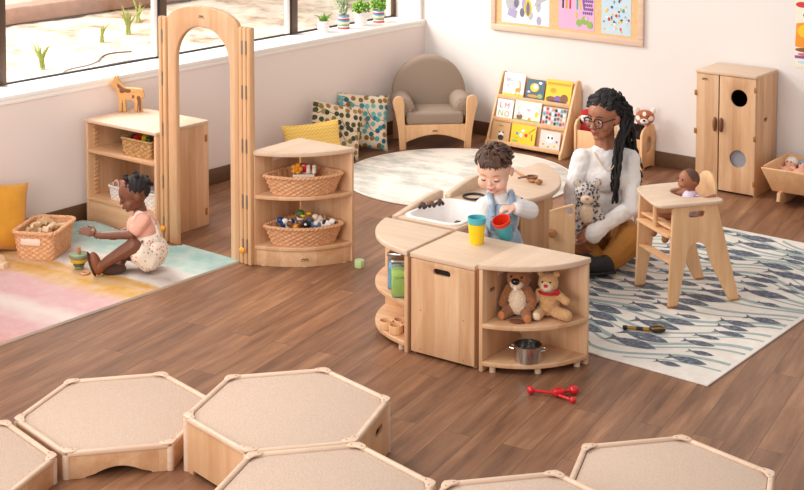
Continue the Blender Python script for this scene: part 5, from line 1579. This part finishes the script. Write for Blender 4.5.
def head_prims(c, s, yaw, pitch, m_skin=0, child=False):
    """skull, jaw, nose, cheeks, ears; local head frame: face toward -y, scale s (m per unit head height/2)"""
    rot = Euler((R(pitch), 0, R(yaw)), 'XYZ')
    # pitch about the head's own x axis first, then yaw about z
    mt = Euler((0, 0, R(yaw))).to_matrix() @ Euler((R(pitch), 0, 0)).to_matrix()
    er = tuple(math.degrees(a) for a in mt.to_euler())
    P = lambda x, y, z: tuple(V(c) + mt @ (V((x, y, z)) * s))
    if child:
        pr = [E(P(0, .10, .22), (.80 * s, .92 * s, .80 * s), er), E(P(0, -.16, -.18), (.70 * s, .68 * s, .68 * s), er), E(P(0, -.44, -.56), (.36 * s, .34 * s, .28 * s), er),
              E(P(-.38, -.48, -.34), (.33 * s, .32 * s, .33 * s), er), E(P(.38, -.48, -.34), (.33 * s, .32 * s, .33 * s), er),
              E(P(0, -.86, -.17), (.10 * s, .12 * s, .09 * s), er), C(P(0, -.78, .06), .06 * s, P(0, -.86, -.14), .075 * s),
              E(P(0, -.80, -.42), (.2 * s, .1 * s, .06 * s), er), E(P(0, -.78, -.50), (.17 * s, .1 * s, .06 * s), er), E(P(0, -.66, -.70), (.18 * s, .14 * s, .12 * s), er)]
        ex, ez, ey = .31, .02, -.74
        ear = (.80, .08, -.08)
    else:
        pr = [E(P(0, .12, .28), (.70 * s, .86 * s, .72 * s), er), E(P(0, -.16, -.15), (.60 * s, .62 * s, .70 * s), er), E(P(0, -.34, -.58), (.43 * s, .38 * s, .32 * s), er),
              E(P(-.36, -.48, -.22), (.24 * s, .24 * s, .22 * s), er), E(P(.36, -.48, -.22), (.24 * s, .24 * s, .22 * s), er),
              E(P(0, -.86, -.22), (.13 * s, .15 * s, .10 * s), er), C(P(0, -.74, .12), .07 * s, P(0, -.86, -.18), .085 * s), E(P(-.09, -.8, -.25), (.08 * s,) * 3, er), E(P(.09, -.8, -.25), (.08 * s,) * 3, er),
              E(P(0, -.74, -.46), (.2 * s, .1 * s, .055 * s), er), E(P(0, -.72, -.54), (.18 * s, .11 * s, .065 * s), er), E(P(0, -.60, -.80), (.18 * s, .16 * s, .13 * s), er),
              C(P(-.3, -.66, .14), .07 * s, P(.3, -.66, .14), .07 * s)]
        ex, ez, ey = .27, .03, -.66
        ear = (.66, .1, -.08)
    for sg in (-1, 1):
        pr += [E(P(sg * ear[0], ear[1], ear[2]), (.08 * s, .16 * s, .22 * s), er), E(P(sg * (ear[0] + .05), ear[1] + .08, ear[2] + .05), (.06 * s, .14 * s, .18 * s), er)]
    paint = []
    return pr, paint, P, er, (ex, ey, ez)
def face_parts(t, P, er, s, ee, iris, brow, lip, child=False, closed=False, lid=None):
    ex, ey, ez = ee
    for sg in (-1, 1):
        if closed:                            # looking down: lowered lid with a dark lash line
            mb = MB(); mb.ball(P(sg * ex, ey + .03, ez), (.13 * s, .09 * s, .085 * s), er); mb.build('eyelid', lid, t)
            mb = MB(); mb.tube([P(sg * (ex - .12), ey - .02, ez - .03), P(sg * (ex - .04), ey - .065, ez - .065), P(sg * (ex + .05), ey - .055, ez - .065), P(sg * (ex + .14), ey + .01, ez - .02)], [.012 * s, .026 * s, .026 * s, .014 * s], 6); mb.build('eyelash', BROW, t)
        mb = MB()
        q = .8 if child else 1
        mb.mi = 0; mb.ball(P(sg * ex, ey + .02, ez), (.12 * s * q, .085 * s, (.03 if closed else .07) * s), er)
        mb.mi = 1; mb.ball(P(sg * ex, ey - .055, ez - .01), ((.11 if closed else .06) * s * q, .03 * s, (.02 if closed else .06) * s), er, sub=2)
        if not closed:
            mb.build('eye', [EYEW, iris], t)
        mb = MB()
        mb.tube([P(sg * (ex - .15), ey - .06, ez + .2), P(sg * ex, ey - .06, ez + .26), P(sg * (ex + .17), ey + .06, ez + .2)], [.018 * s, .024 * s, .01 * s], 6)
        mb.build('eyebrow', brow, t)
    mb = MB()
    y, z = (-.885, -.46) if child else (-.825, -.50)
    mb.tube([P(-.19, y + .09, z + .01), P(-.08, y, z + .03), P(0, y - .005, z + .015), P(.08, y, z + .03), P(.19, y + .09, z + .01)], [.015 * s, .045 * s, .04 * s, .045 * s, .015 * s], 8)
    mb.tube([P(-.16, y + .09, z - .02), P(0, y + .01, z - .06), P(.16, y + .09, z - .02)], [.015 * s, .05 * s, .015 * s], 8)
    mb.build('lips', lip, t)
def hand(w, d, n, s, curl=.5, m=0, thumb=1):
    """palm at wrist w, pointing along d, back of the hand n; s = hand length. five fingers, unequal and bent"""
    w, d, n = V(w), V(d).normalized(), V(n).normalized()
    x = d.cross(n).normalized(); n = x.cross(d).normalized()
    pr = [E(tuple(w + d * .24 * s), (.19 * s, .10 * s, .28 * s), tuple(math.degrees(a) for a in Matrix((x, n, d)).transposed().to_euler()), m)]
    for i, (o, l) in enumerate(((-.145, .40), (-.05, .47), (.05, .44), (.14, .34))):
        b = w + d * .40 * s + x * o * s
        a0 = curl * .5; a1 = a0 + curl * .9; a2 = a1 + curl * .7
        pts = [b - d * .14 * s, b]
        for a, f in ((a0, .45), (a1, .32), (a2, .26)):
            dd = d * math.cos(a) - n * math.sin(a) + x * o * .5
            pts.append(pts[-1] + dd.normalized() * l * f * s)
        rr = [.062 * s, .058 * s, .052 * s, .047 * s, .040 * s]
        pr += chain(list(zip([tuple(p) for p in pts], rr)), m)
    tb = w + d * .12 * s + x * (-.13 * thumb) * s
    t1 = tb + (d * .6 - x * .62 * thumb - n * .25).normalized() * .22 * s
    t2 = t1 + (d * .85 - x * .2 * thumb - n * .4).normalized() * .17 * s
    t3 = t2 + (d * .95 - n * .35).normalized() * .12 * s
    pr += chain([(tuple(tb), .085 * s), (tuple(t1), .066 * s), (tuple(t2), .056 * s), (tuple(t3), .045 * s)], m)
    return pr

# ================= the woman, cross-legged on the rug (local x: picture right, -y: to the camera)
t = thing('person', 'seated woman with black braids, glasses, white top and mustard trousers, holding a plush snow leopard', 'person', (2.66, -1.93, .009), 39.3)
hc = (-.012, -.02, .742); hs = .112
hp, pt, P, er, ee = head_prims(hc, hs, -46, 8)
RA = [((-.120, .0, .52), .044), ((-.182, -.06, .33), .035), ((-.172, -.20, .205), .026)]
LA = [((.130, .01, .515), .044), ((.124, -.10, .29), .036), ((-.07, -.27, .232), .026)]
body = hp + [C((.0, .035, .68), .052, (.005, .02, .55), .055)] + \
    [E((.0, .02, .45), (.128, .085, .14)), E((.01, .02, .28), (.105, .08, .13)), E((.02, .04, .12), (.15, .12, .11)), C((-.11, .01, .525), .046, (.12, .01, .525), .046)] + chain(RA) + chain(LA) + \
    chain([((.08, .0, .12), .08), ((.10, -.195, .145), .064), ((-.01, -.275, .075), .046), ((-.06, -.295, .06), .034)]) + chain([((-.06, 0, .12), .08), ((-.15, -.16, .11), .062), ((-.06, -.22, .06), .045), ((.0, -.23, .055), .034)]) + \
    hand((-.172, -.205, .202), (.12, -.25, -.5), (-.7, -.6, .2), .165, .55, thumb=-1) + hand((-.07, -.272, .23), (-.8, -.05, -.36), (.1, -.9, .45), .165, .5, thumb=-1)
blob('body', body, [SKW], t, .0036, 4)
face_parts(t, P, er, hs, ee, IRIS, BROW, LIPW)
def off(pr, k): return [(p[0], p[1], p[2], p[3] + k, p[4] + k, p[5]) for p in pr]
top = [E((.0, .02, .45), (.130, .096, .15)), E((.005, -.045, .43), (.112, .062, .075)), E((.01, .02, .28), (.122, .095, .15)), E((.02, .03, .19), (.14, .115, .08)), C((-.105, .012, .522), .052, (.115, .012, .522), .052)] + \
    off(chain(RA), .011) + off(chain(LA), .011) + [C(RA[-1][0], .036, (-.166, -.218, .178), .044), C((-.05, -.255, .238), .036, (-.10, -.285, .208), .048)]
def folds(p): return .006 * noise.noise(V((p.x * 14, p.y * 14, p.z * 26))) + .003 * noise.noise(p * 45)
blob('sweater', top, [KNIT], t, .005, 3, disp=folds)
tr = [E((.02, .04, .12), (.165, .135, .12))] + chain([((.085, .0, .12), .10), ((.10, -.195, .145), .080), ((-.005, -.272, .078), .059)]) + chain([((-.06, 0, .12), .10), ((-.15, -.16, .11), .076), ((-.08, -.215, .066), .056)])
blob('trousers', tr, [MUST], t, .005, 4, disp=lambda p: .004 * noise.noise(p * 12) + .002 * noise.noise(p * 35))
SHOE = plain('black_shoe', srgb(34, 31, 34), .6)
for p0, p1 in (((-.04, -.305, .06), (-.115, -.325, .06)), ((-.135, -.285, .06), (-.19, -.265, .06))):
    mb = MB(); a, b = V(p0), V(p1)
    ang = math.degrees(math.atan2((b - a).y, (b - a).x))
    mb.ball((a + b) / 2, (.088, .04, .042), (0, 0, ang)); mb.ball(a, (.046, .042, .048)); mb.box(tuple((a + b) / 2 - V((0, 0, .036))), (.165, .072, .018), (0, 0, ang), bev=.008)
    mb.build('shoe', SHOE, t)
# glasses
mb = MB()
for sg in (-1, 1):
    mb.tube([P(sg * .29 + .235 * math.cos(a), -.84 + .07 * abs(math.cos(a)), .0 + .22 * math.sin(a)) for a in [2 * PI * k / 24 for k in range(24)]], .0032, 8, closed=True)
    mb.tube([P(sg * .52, -.78, .06), P(sg * .62, -.4, .06), P(sg * .70, .12, .03)], .0026, 6)
mb.tube([P(-.06, -.84, .03), P(0, -.87, .06), P(.06, -.84, .03)], .0026, 6)
mb.build('glasses', plain('dark_frame', srgb(40, 26, 30), .3), t)
mb = MB(); mb.ball(P(.74, .06, -.42), (.008, .008, .014)); mb.tube([P(.72, .08, -.26), P(.74, .07, -.36)], .002, 6); mb.build('earring', WHITE, t)
mb = MB(); mb.tube([(-.062 + .124 * i / 20, -.03 - .085 * math.sin(PI * i / 20) ** .7, .562 - .075 * math.sin(PI * i / 20)) for i in range(21)], .0032, 8); mb.build('necklace', plain('pale_gold_bead', srgb(222, 190, 160), .4), t)
# hair: scalp cap plus braids
hr = random.Random(5)
cap = [E(P(0, .32, .42), (.75 * hs, .83 * hs, .73 * hs), er), E(P(0, .62, .15), (.66 * hs, .55 * hs, .72 * hs), er), E(P(0, .32, .97), (.56 * hs, .6 * hs, .32 * hs), er), E(P(.1, .85, .4), (.5 * hs, .4 * hs, .55 * hs), er)]
blob('hair', cap, [HAIRB], t, .004, 2, disp=lambda p: .006 * noise.noise(p * 60) + .004 * noise.noise(p * 130))
def braid(pts, r, nm='braid'):
    """rope braid: two strands twisted round a path"""
    path = []
    pts = [V(p) for p in pts]
    for i in range(len(pts) - 1):
        for k in range(10):
            path.append(pts[i].lerp(pts[i + 1], k / 10))
    for _ in range(4):
        path = [path[0]] + [(path[i - 1] + path[i] * 2 + path[i + 1]) / 4 for i in range(1, len(path) - 1)] + [path[-1]]
    mb = MB()
    for ph in (0, PI):
        mb.tube([p + V((r * .6 * math.cos(j * .75 + ph), r * .6 * math.sin(j * .75 + ph), 0)) for j, p in enumerate(path)], [r * (1 - .5 * j / len(path)) for j in range(len(path))], 6)
    mb.build(nm, HAIRB, t)
for k in range(34):                         # falling behind her far shoulder and in front of the near one
    front = k < 13
    a = hr.uniform(-.3, .9)
    s0 = V(P(.45 + .3 * hr.random(), .25 + .5 * hr.random(), .75 - .6 * hr.random()))
    if front:
        e = V((.03 + hr.uniform(-.028, .03), -.125 + hr.uniform(-.02, .02), hr.uniform(.30, .42)))
        mid = V((.055 + hr.uniform(-.02, .03), -.07 + hr.uniform(-.03, .02), .60 + hr.uniform(-.03, .05)))
    else:
        e = V((.20 + hr.uniform(-.07, .02), .10 + hr.uniform(-.04, .05), hr.uniform(.30, .44)))
        mid = V((.125 + hr.uniform(-.04, .04), .075 + hr.uniform(-.03, .05), .64 + hr.uniform(-.04, .06)))
    out = s0 + V((.03 + .03 * hr.random(), .01, -.03))
    braid([s0, out, mid, mid.lerp(e, .5) + V((hr.uniform(-.01, .01), hr.uniform(-.015, .01), 0)), e], hr.uniform(.006, .0085))
for k in range(38):                         # twists swept back over the crown
    x = hr.uniform(-.65, .65)
    braid([P(x, -.50 + .3 * abs(x), .73 - .34 * abs(x)), P(x * .95, -.1, 1.14 - .25 * abs(x)), P(x * .8, .5, 1.08 - .2 * abs(x)), P(x * .6 + .2, 1.1, .5), P(.5 + x * .3, 1.15, -.2)], .0068)

for k in range(46):
    a = hr.uniform(0, 2 * PI); el = hr.uniform(-.1, 1.35)
    b = V((math.cos(a) * math.cos(el) * .78, .36 + math.sin(a) * math.cos(el) * .86, .46 + math.sin(el) * .80))
    if b.y < -.1 and b.z < .8: continue
    c0 = V(P(*b)); n_ = (c0 - V(P(0, .36, .46))).normalized(); r0 = hr.uniform(.006, .010)
    tx = n_.orthogonal().normalized(); ty = n_.cross(tx)
    mb = MB(); mb.tube([c0 + n_ * (.002 + .006 * math.sin(j * .6)) + tx * r0 * math.cos(j * .8) + ty * (r0 * math.sin(j * .8)) - V((0, 0, .0025 * j)) for j in range(14)], .0042, 6)
    mb.build('curl', HAIRB, t)
# plush leopard in her arms: top-level
t = thing('plush_snow_leopard', 'spotted white and grey plush snow leopard held in the seated woman\'s arms', 'plush toy', (2.66, -1.93, .009), 39.3)
bx, by = -.122, -.205
blob('body', [E((bx, by - .01, .395), (.066, .058, .058), m=0), E((bx - .01, by - .058, .378), (.032, .028, .024), m=1), E((bx - .052, by - .0, .45), (.022, .014, .022), m=0), E((bx + .052, by - .0, .45), (.022, .014, .022), m=0),
     E((bx, by - .0, .285), (.062, .052, .085), m=0), E((bx - .008, by - .04, .30), (.034, .022, .05), m=1)] + chain([((bx - .04, by - .01, .33), .022), ((bx - .068, by - .04, .27), .02)], 0) + chain([((bx + .045, by - .01, .33), .022), ((bx + .066, by - .04, .275), .02)], 0) +
     [C((bx - .04, by - .01, .235), .03, (bx - .06, by - .06, .225), .026, 0), C((bx + .04, by - .01, .235), .03, (bx + .07, by - .05, .225), .026, 0)], [LEOP, FURC], t, .0035, 3,
     paint=[E((bx - .052, by - .016, .45), (.012, .012, .013), m=1), E((bx + .052, by - .016, .45), (.012, .012, .013), m=1)], disp=fluff)
mb = MB(); mb.ball((bx - .012, by - .084, .388), (.010, .007, .007)); mb.build('nose', PINKN, t)
eyes(t, [(bx - .036, by - .052, .408), (bx + .018, by - .058, .408)], .0075)

# ================= toddler boy at the island
t = thing('person', 'standing toddler boy in denim dungarees pouring with a red and teal cup', 'person', (2.75, -3.02, .009), 39.3)
hs = .096; hc = (-.030, -.02, .695)
hp, pt, P, er, ee = head_prims(hc, hs, -22, 22, child=True)
LA = [((.064, .0, .535), .032), ((.128, -.055, .52), .027), ((.066, -.108, .545), .021), ((.048, -.12, .548), .019)]
RA = [((-.070, -.005, .525), .034), ((-.10, -.03, .44), .028), ((-.085, -.09, .40), .021)]
body = hp + [C((-.01, .005, .62), .036, (-.005, .0, .56), .04), E((0, 0, .47), (.078, .066, .095)), E((0, .005, .36), (.082, .072, .09)), C((-.055, 0, .53), .04, (.055, 0, .53), .04)] + chain(LA) + chain(RA) + \
    chain([((.04, 0, .32), .055), ((.045, -.01, .17), .042), ((.045, .01, .04), .03)]) + chain([((-.04, 0, .32), .055), ((-.045, -.01, .17), .042), ((-.045, .01, .04), .03)]) + [C((.045, .015, .028), .028, (.05, -.07, .025), .026), C((-.045, .015, .028), .028, (-.05, -.07, .025), .026)] + \
    hand((.052, -.12, .55), (-.75, -.12, .06), (.1, -.35, 1), .095, .75, thumb=1) + hand((-.085, -.092, .40), (.1, -.7, -.5), (-.6, .2, .6), .085, .6, thumb=-1)
blob('body', body, [SKB], t, .0026, 3)
face_parts(t, P, er, hs, ee, IRIS, plain('light_brow', srgb(168, 124, 98), .8), LIPB, child=True, closed=True, lid=SKB)
SHIRT, nt, bs = newmat('white_navy_print')
v = texco(nt)
vo = nt.nodes.new('ShaderNodeTexVoronoi'); vo.inputs['Scale'].default_value = 34; nt.links.new(v, vo.inputs['Vector'])
f = noise_fac(nt, v, 90, 2)
ad = nt.nodes.new('ShaderNodeMath'); ad.operation = 'MULTIPLY_ADD'; ad.inputs[1].default_value = .5; nt.links.new(f, ad.inputs[0]); nt.links.new(vo.outputs['Distance'], ad.inputs[2])
rp = ramp(nt, [(.47, srgb(70, 82, 112)), (.50, srgb(236, 230, 228))]); nt.links.new(ad.outputs[0], rp.inputs[0]); nt.links.new(rp.outputs[0], bs.inputs['Base Color']); bs.inputs['Roughness'].default_value = .9
TSH = plain('white_cotton', srgb(238, 231, 228), .9, bmp=.2, vscale=60)
sl = [E((0, 0, .47), (.086, .074, .10)), C((-.055, 0, .53), .046, (.055, 0, .53), .046), C((-.005, .0, .56), .046, (-.005, 0, .568), .042)] + [C(LA[0][0], .042, LA[1][0], .042), C(LA[1][0], .042, LA[2][0], .032)] + [C(RA[0][0], .046, RA[1][0], .042), C(RA[1][0], .042, (-.09, -.07, .41), .032)]
so = blob('shirt', sl, [TSH, SHIRT], t, .0035, 3, disp=lambda p: .003 * noise.noise(p * 28), paint=[C((.075, -.0, .555), .034, (.145, -.035, .55), .040, 1)])
DENIM, nt, bs = newmat('pale_denim')
rp = ramp(nt, [(.3, srgb(126, 150, 176)), (.55, srgb(168, 188, 206)), (.75, srgb(206, 216, 224))]); nt.links.new(noise_fac(nt, texco(nt), 24, 7, .7), rp.inputs[0]); nt.links.new(rp.outputs[0], bs.inputs['Base Color']); bs.inputs['Roughness'].default_value = .9
dn = [E((0, .005, .36), (.098, .085, .10)), E((-.004, -.014, .468), (.083, .080, .088))] + chain([((.042, 0, .33), .068), ((.046, -.005, .17), .056), ((.046, .008, .07), .050)]) + chain([((-.042, 0, .33), .068), ((-.046, -.005, .17), .056), ((-.046, .008, .07), .05)])
blob('dungarees', dn, [DENIM], t, .0035, 3, disp=lambda p: .0025 * noise.noise(p * 30))
for sg in (-1, 1):
    mb = MB()
    L = [V((sg * .038, -.078, .50)), V((sg * .045, -.062, .545)), V((sg * .05, -.02, .584)), V((sg * .05, .03, .582)), V((sg * .03, .075, .52))]
    for a, b in zip(L, L[1:]):
        mb.cyl(a, b, .014, n=10); mb.ball(b, .014, sub=2)
    mb.build('strap', DENIM, t)
mb = MB(); mb.box((-.02, -.096, .462), (.07, .006, .05), (8, 0, 0), bev=.002); mb.mi = 1
for x, z in ((-.04, .465), (-.024, .45), (-.008, .466), (.008, .452)): mb.box((x, -.0995, z + .007), (.008, .001, .02), (8, 20, 0), bev=0)
mb.build('pocket', [plain('denim_pocket', srgb(112, 138, 168), .9, var=.2, vscale=40), plain('navy_print', srgb(60, 76, 110), .8)], t)
for sg in (-1, 1):
    mb = MB(); mb.ball((sg * .048, -.03, .028), (.034, .062, .028)); mb.build('shoe', plain('grey_shoe', srgb(120, 116, 116), .7), t)
# tousled hair
cap = [E(P(0, .20, .44), (.80 * hs, .86 * hs, .68 * hs), er), E(P(0, .60, .08), (.68 * hs, .48 * hs, .58 * hs), er), E(P(0, -.36, .80), (.52 * hs, .34 * hs, .22 * hs), er), E(P(.60, .12, .34), (.2 * hs, .38 * hs, .36 * hs), er), E(P(-.60, .12, .34), (.2 * hs, .38 * hs, .36 * hs), er)]
blob('hair', cap, [HAIRBR], t, .003, 2, disp=lambda p: .006 * noise.noise(V((p.x * 50, p.y * 50, p.z * 18))) + .004 * noise.noise(p * 90))
mb = MB()
for k in range(130):
    a = hr.uniform(0, 2 * PI); el = hr.uniform(.25, 1.5); da = hr.uniform(.2, .6); de = hr.uniform(.25, .5)
    L = []
    for j in range(5):
        f = j / 4
        aa, ee_ = a + da * f, el - de * f
        rr = 1.0 + .07 * math.sin(PI * f)
        L.append((math.cos(aa) * math.cos(ee_) * .83 * rr, .19 + math.sin(aa) * math.cos(ee_) * .9 * rr, .44 + math.sin(ee_) * .72 * rr))
    if L[-1][1] < -.35 and L[-1][2] < .5: continue
    mb.tube([P(*p) for p in L], [.03 * hs, .075 * hs, .08 * hs, .06 * hs, .012 * hs], 6)
for k in range(16):                         # fringe
    x = -.5 + k / 15.0
    mb.tube([P(x * .8, -.3, 1.05), P(x * .95 + .04, -.62, .86), P(x + .1, -.78, .64 + hr.uniform(-.1, .12))], [.07 * hs, .08 * hs, .015 * hs], 6)
mb.build('hair_lock', HAIRBR, t)
# the tilted cup in his hand: top-level
c = thing('held_cup', 'teal cup with a red cup nested inside, tilted in the toddler boy\'s hand', 'cup', (0, 0, 0), 0)
c0 = V((2.75, -3.02, .009)) + Matrix.Rotation(R(39.3), 3, 'Z') @ V((.014, -.155, .425))
c1 = V((2.75, -3.02, .009)) + Matrix.Rotation(R(39.3), 3, 'Z') @ V((-.014, -.185, .512))
c.location = c0
c.rotation_mode = 'QUATERNION'; c.rotation_quaternion = (c1 - c0).to_track_quat('Z', 'Y')
mb = MB(); mb.lathe([(0, 0), (.030, 0), (.031, .003), (.038, .080), (.035, .080), (.028, .006), (0, .006)], 36); mb.build('outer_cup', TEAL, c)
mb = MB(); mb.lathe([(0, .03), (.030, .03), (.034, .081), (.0405, .081), (.0415, .1), (.038, .1), (.030, .04), (0, .036)], 36); mb.build('inner_cup', plain('orange_red_plastic', srgb(226, 62, 34), .35), c)

# ================= toddler girl on the pastel rug (faces picture left)
t = thing('person', 'toddler girl in a peach shirt and floral rompers sitting on the pastel rug', 'person', (1.0, -3.58, .0165), 39.3)
hs = .088; hc = (-.082, -.01, .390)
hp, pt, P, er, ee = head_prims(hc, hs, -76, 22, child=True)
LA = [((-.03, -.06, .27), .032), ((-.085, -.085, .205), .025), ((-.235, -.06, .192), .019), ((-.268, -.055, .195), .017)]
RA = [((-.045, .055, .27), .032), ((-.11, .06, .19), .025), ((-.19, .03, .16), .019), ((-.21, .025, .16), .017)]
LLg = [((-.005, -.055, .065), .048), ((-.075, -.095, .150), .040), ((-.20, -.10, .075), .028), ((-.228, -.1, .052), .024)]
RLg = [((-.01, .04, .06), .048), ((-.15, .03, .075), .036), ((-.16, -.02, .03), .026), ((-.15, -.045, .028), .024)]
body = hp + [C((-.06, 0, .33), .032, (-.05, 0, .285), .036), E((-.045, 0, .215), (.07, .068, .085)), E((-.015, 0, .09), (.082, .08, .085)), C((-.035, -.045, .265), .036, (-.04, .045, .265), .036)] + chain(LA) + chain(RA) + chain(LLg) + chain(RLg) + \
    hand((-.266, -.056, .196), (-.9, .02, .30), (.1, -.75, .6), .108, .22, thumb=-1) + hand((-.21, .025, .16), (-.9, .05, .1), (.1, .3, 1), .088, .4, thumb=1)
blob('body', body, [SKG], t, .0026, 3)
face_parts(t, P, er, hs, ee, IRIS, BROW, LIPG, child=True, closed=True, lid=SKG)
PEACH = plain('peach_cotton', srgb(240, 178, 156), .9, bmp=.2, vscale=60)
m, nt, bs = newmat('floral_cotton')
v = texco(nt)
vo = nt.nodes.new('ShaderNodeTexVoronoi'); vo.inputs['Scale'].default_value = 62; nt.links.new(v, vo.inputs['Vector'])
rp = ramp(nt, [(.32, (1, 1, 1, 1)), (.4, (0, 0, 0, 1))]); nt.links.new(vo.outputs['Distance'], rp.inputs[0])
sx = nt.nodes.new('ShaderNodeSeparateColor'); nt.links.new(vo.outputs['Color'], sx.inputs[0])
cr = ramp(nt, [(0, srgb(206, 150, 124)), (.3, srgb(178, 140, 104)), (.5, srgb(226, 160, 140)), (.7, srgb(240, 224, 206))], 'CONSTANT'); nt.links.new(sx.outputs[0], cr.inputs[0])
nt.links.new(mixc(nt, rp.outputs[0], srgb(242, 226, 208), cr.outputs[0]), bs.inputs['Base Color']); bs.inputs['Roughness'].default_value = .9
FLORAL = m
sh_ = [E((-.045, 0, .215), (.080, .078, .092)), C((-.035, -.042, .265), .042, (-.04, .042, .265), .042), C(LA[0][0], .039, (-.064, -.075, .228), .037), C(RA[0][0], .040, (-.085, .06, .225), .04)]
blob('shirt', sh_, [PEACH], t, .0032, 3, disp=lambda p: .0025 * noise.noise(p * 30))
rm_ = [E((-.012, 0, .095), (.098, .098, .092)), E((-.03, 0, .16), (.086, .085, .05)), C((-.005, -.055, .068), .062, (-.04, -.076, .108), .058), C((-.01, .04, .065), .062, (-.07, .036, .07), .055)]
blob('romper', rm_, [FLORAL], t, .0032, 3, disp=lambda p: .003 * noise.noise(p * 26))
for sg in (-1, 1):
    mb = MB()
    L = [V((-.098, sg * .03, .19)), V((-.092, sg * .036, .255)), V((-.06, sg * .04, .306)), V((-.012, sg * .036, .29)), V((.03, sg * .02, .22)), V((.045, sg * .015, .16))]
    for a, b in zip(L, L[1:]): mb.cyl(a, b, .010, n=10); mb.ball(b, .010, sub=2)
    mb.build('strap', FLORAL, t)
mb = MB(); mb.cyl((-.03, -.09, .172), (-.03, -.094, .172), .006, n=14); mb.build('button', BROWNWOOD, t)
SAND = plain('brown_leather', srgb(134, 76, 44), .5); SOLE = plain('dark_sole', srgb(72, 46, 36), .8)
mb = MB(); mb.ball((-.262, -.1, .062), (.028, .030, .062), (0, -18, 0)); mb.ball((-.244, -.1, .045), (.03, .03, .034)); mb.build('shoe', SAND, t)
mb = MB(); mb.ball((-.284, -.1, .060), (.010, .030, .066), (0, -18, 0)); mb.build('sole', SOLE, t)
mb = MB(); mb.ball((-.185, -.062, .026), (.068, .030, .026), (0, 0, 4)); mb.build('shoe', SAND, t)
mb = MB(); mb.ball((-.185, -.082, .026), (.072, .014, .028), (0, 0, 4)); mb.build('sole', SOLE, t)
# hair: tight cap in rows with puffs
HAIRG = plain('tight_black_curls', srgb(34, 26, 25), .8, var=.4, vscale=220, bmp=.8)
cap = [E(P(0, .24, .38), (.82 * hs, .84 * hs, .68 * hs), er), E(P(0, .58, .08), (.66 * hs, .42 * hs, .5 * hs), er)]
blob('hair', cap, [HAIRG], t, .0028, 2, disp=lambda p: .002 * noise.noise(p * 160) + .0018 * math.sin(p.x * 260))
for x, y, z in ((.34, -.1, 1.10), (-.4, -.05, 1.05), (.36, .55, 1.0), (-.36, .5, 1.0), (.5, 1.0, .5), (-.5, .98, .48), (0, 1.08, .15)):
    mb = MB(); c_ = V(P(x, y, z)); mb.ball(c_, .0125)
    for k in range(14):
        d = V((hr.uniform(-1, 1), hr.uniform(-1, 1), hr.uniform(-1, 1))).normalized(); mb.ball(c_ + d * .011, .005, sub=1)
    mb.build('hair_puff', HAIRG, t)
    mb = MB(); base = V(P(x * .85, .15 + (y - .15) * .85, .3 + (z - .3) * .82)); mb.ball(base, .009, sub=2); mb.build('hair_tie', HAIRG, t)
mb = MB(); mb.ball(P(.36, -.22, 1.02), .010, sub=2); mb.build('hair_bow', plain('orange_bow', srgb(214, 110, 80), .6), t)
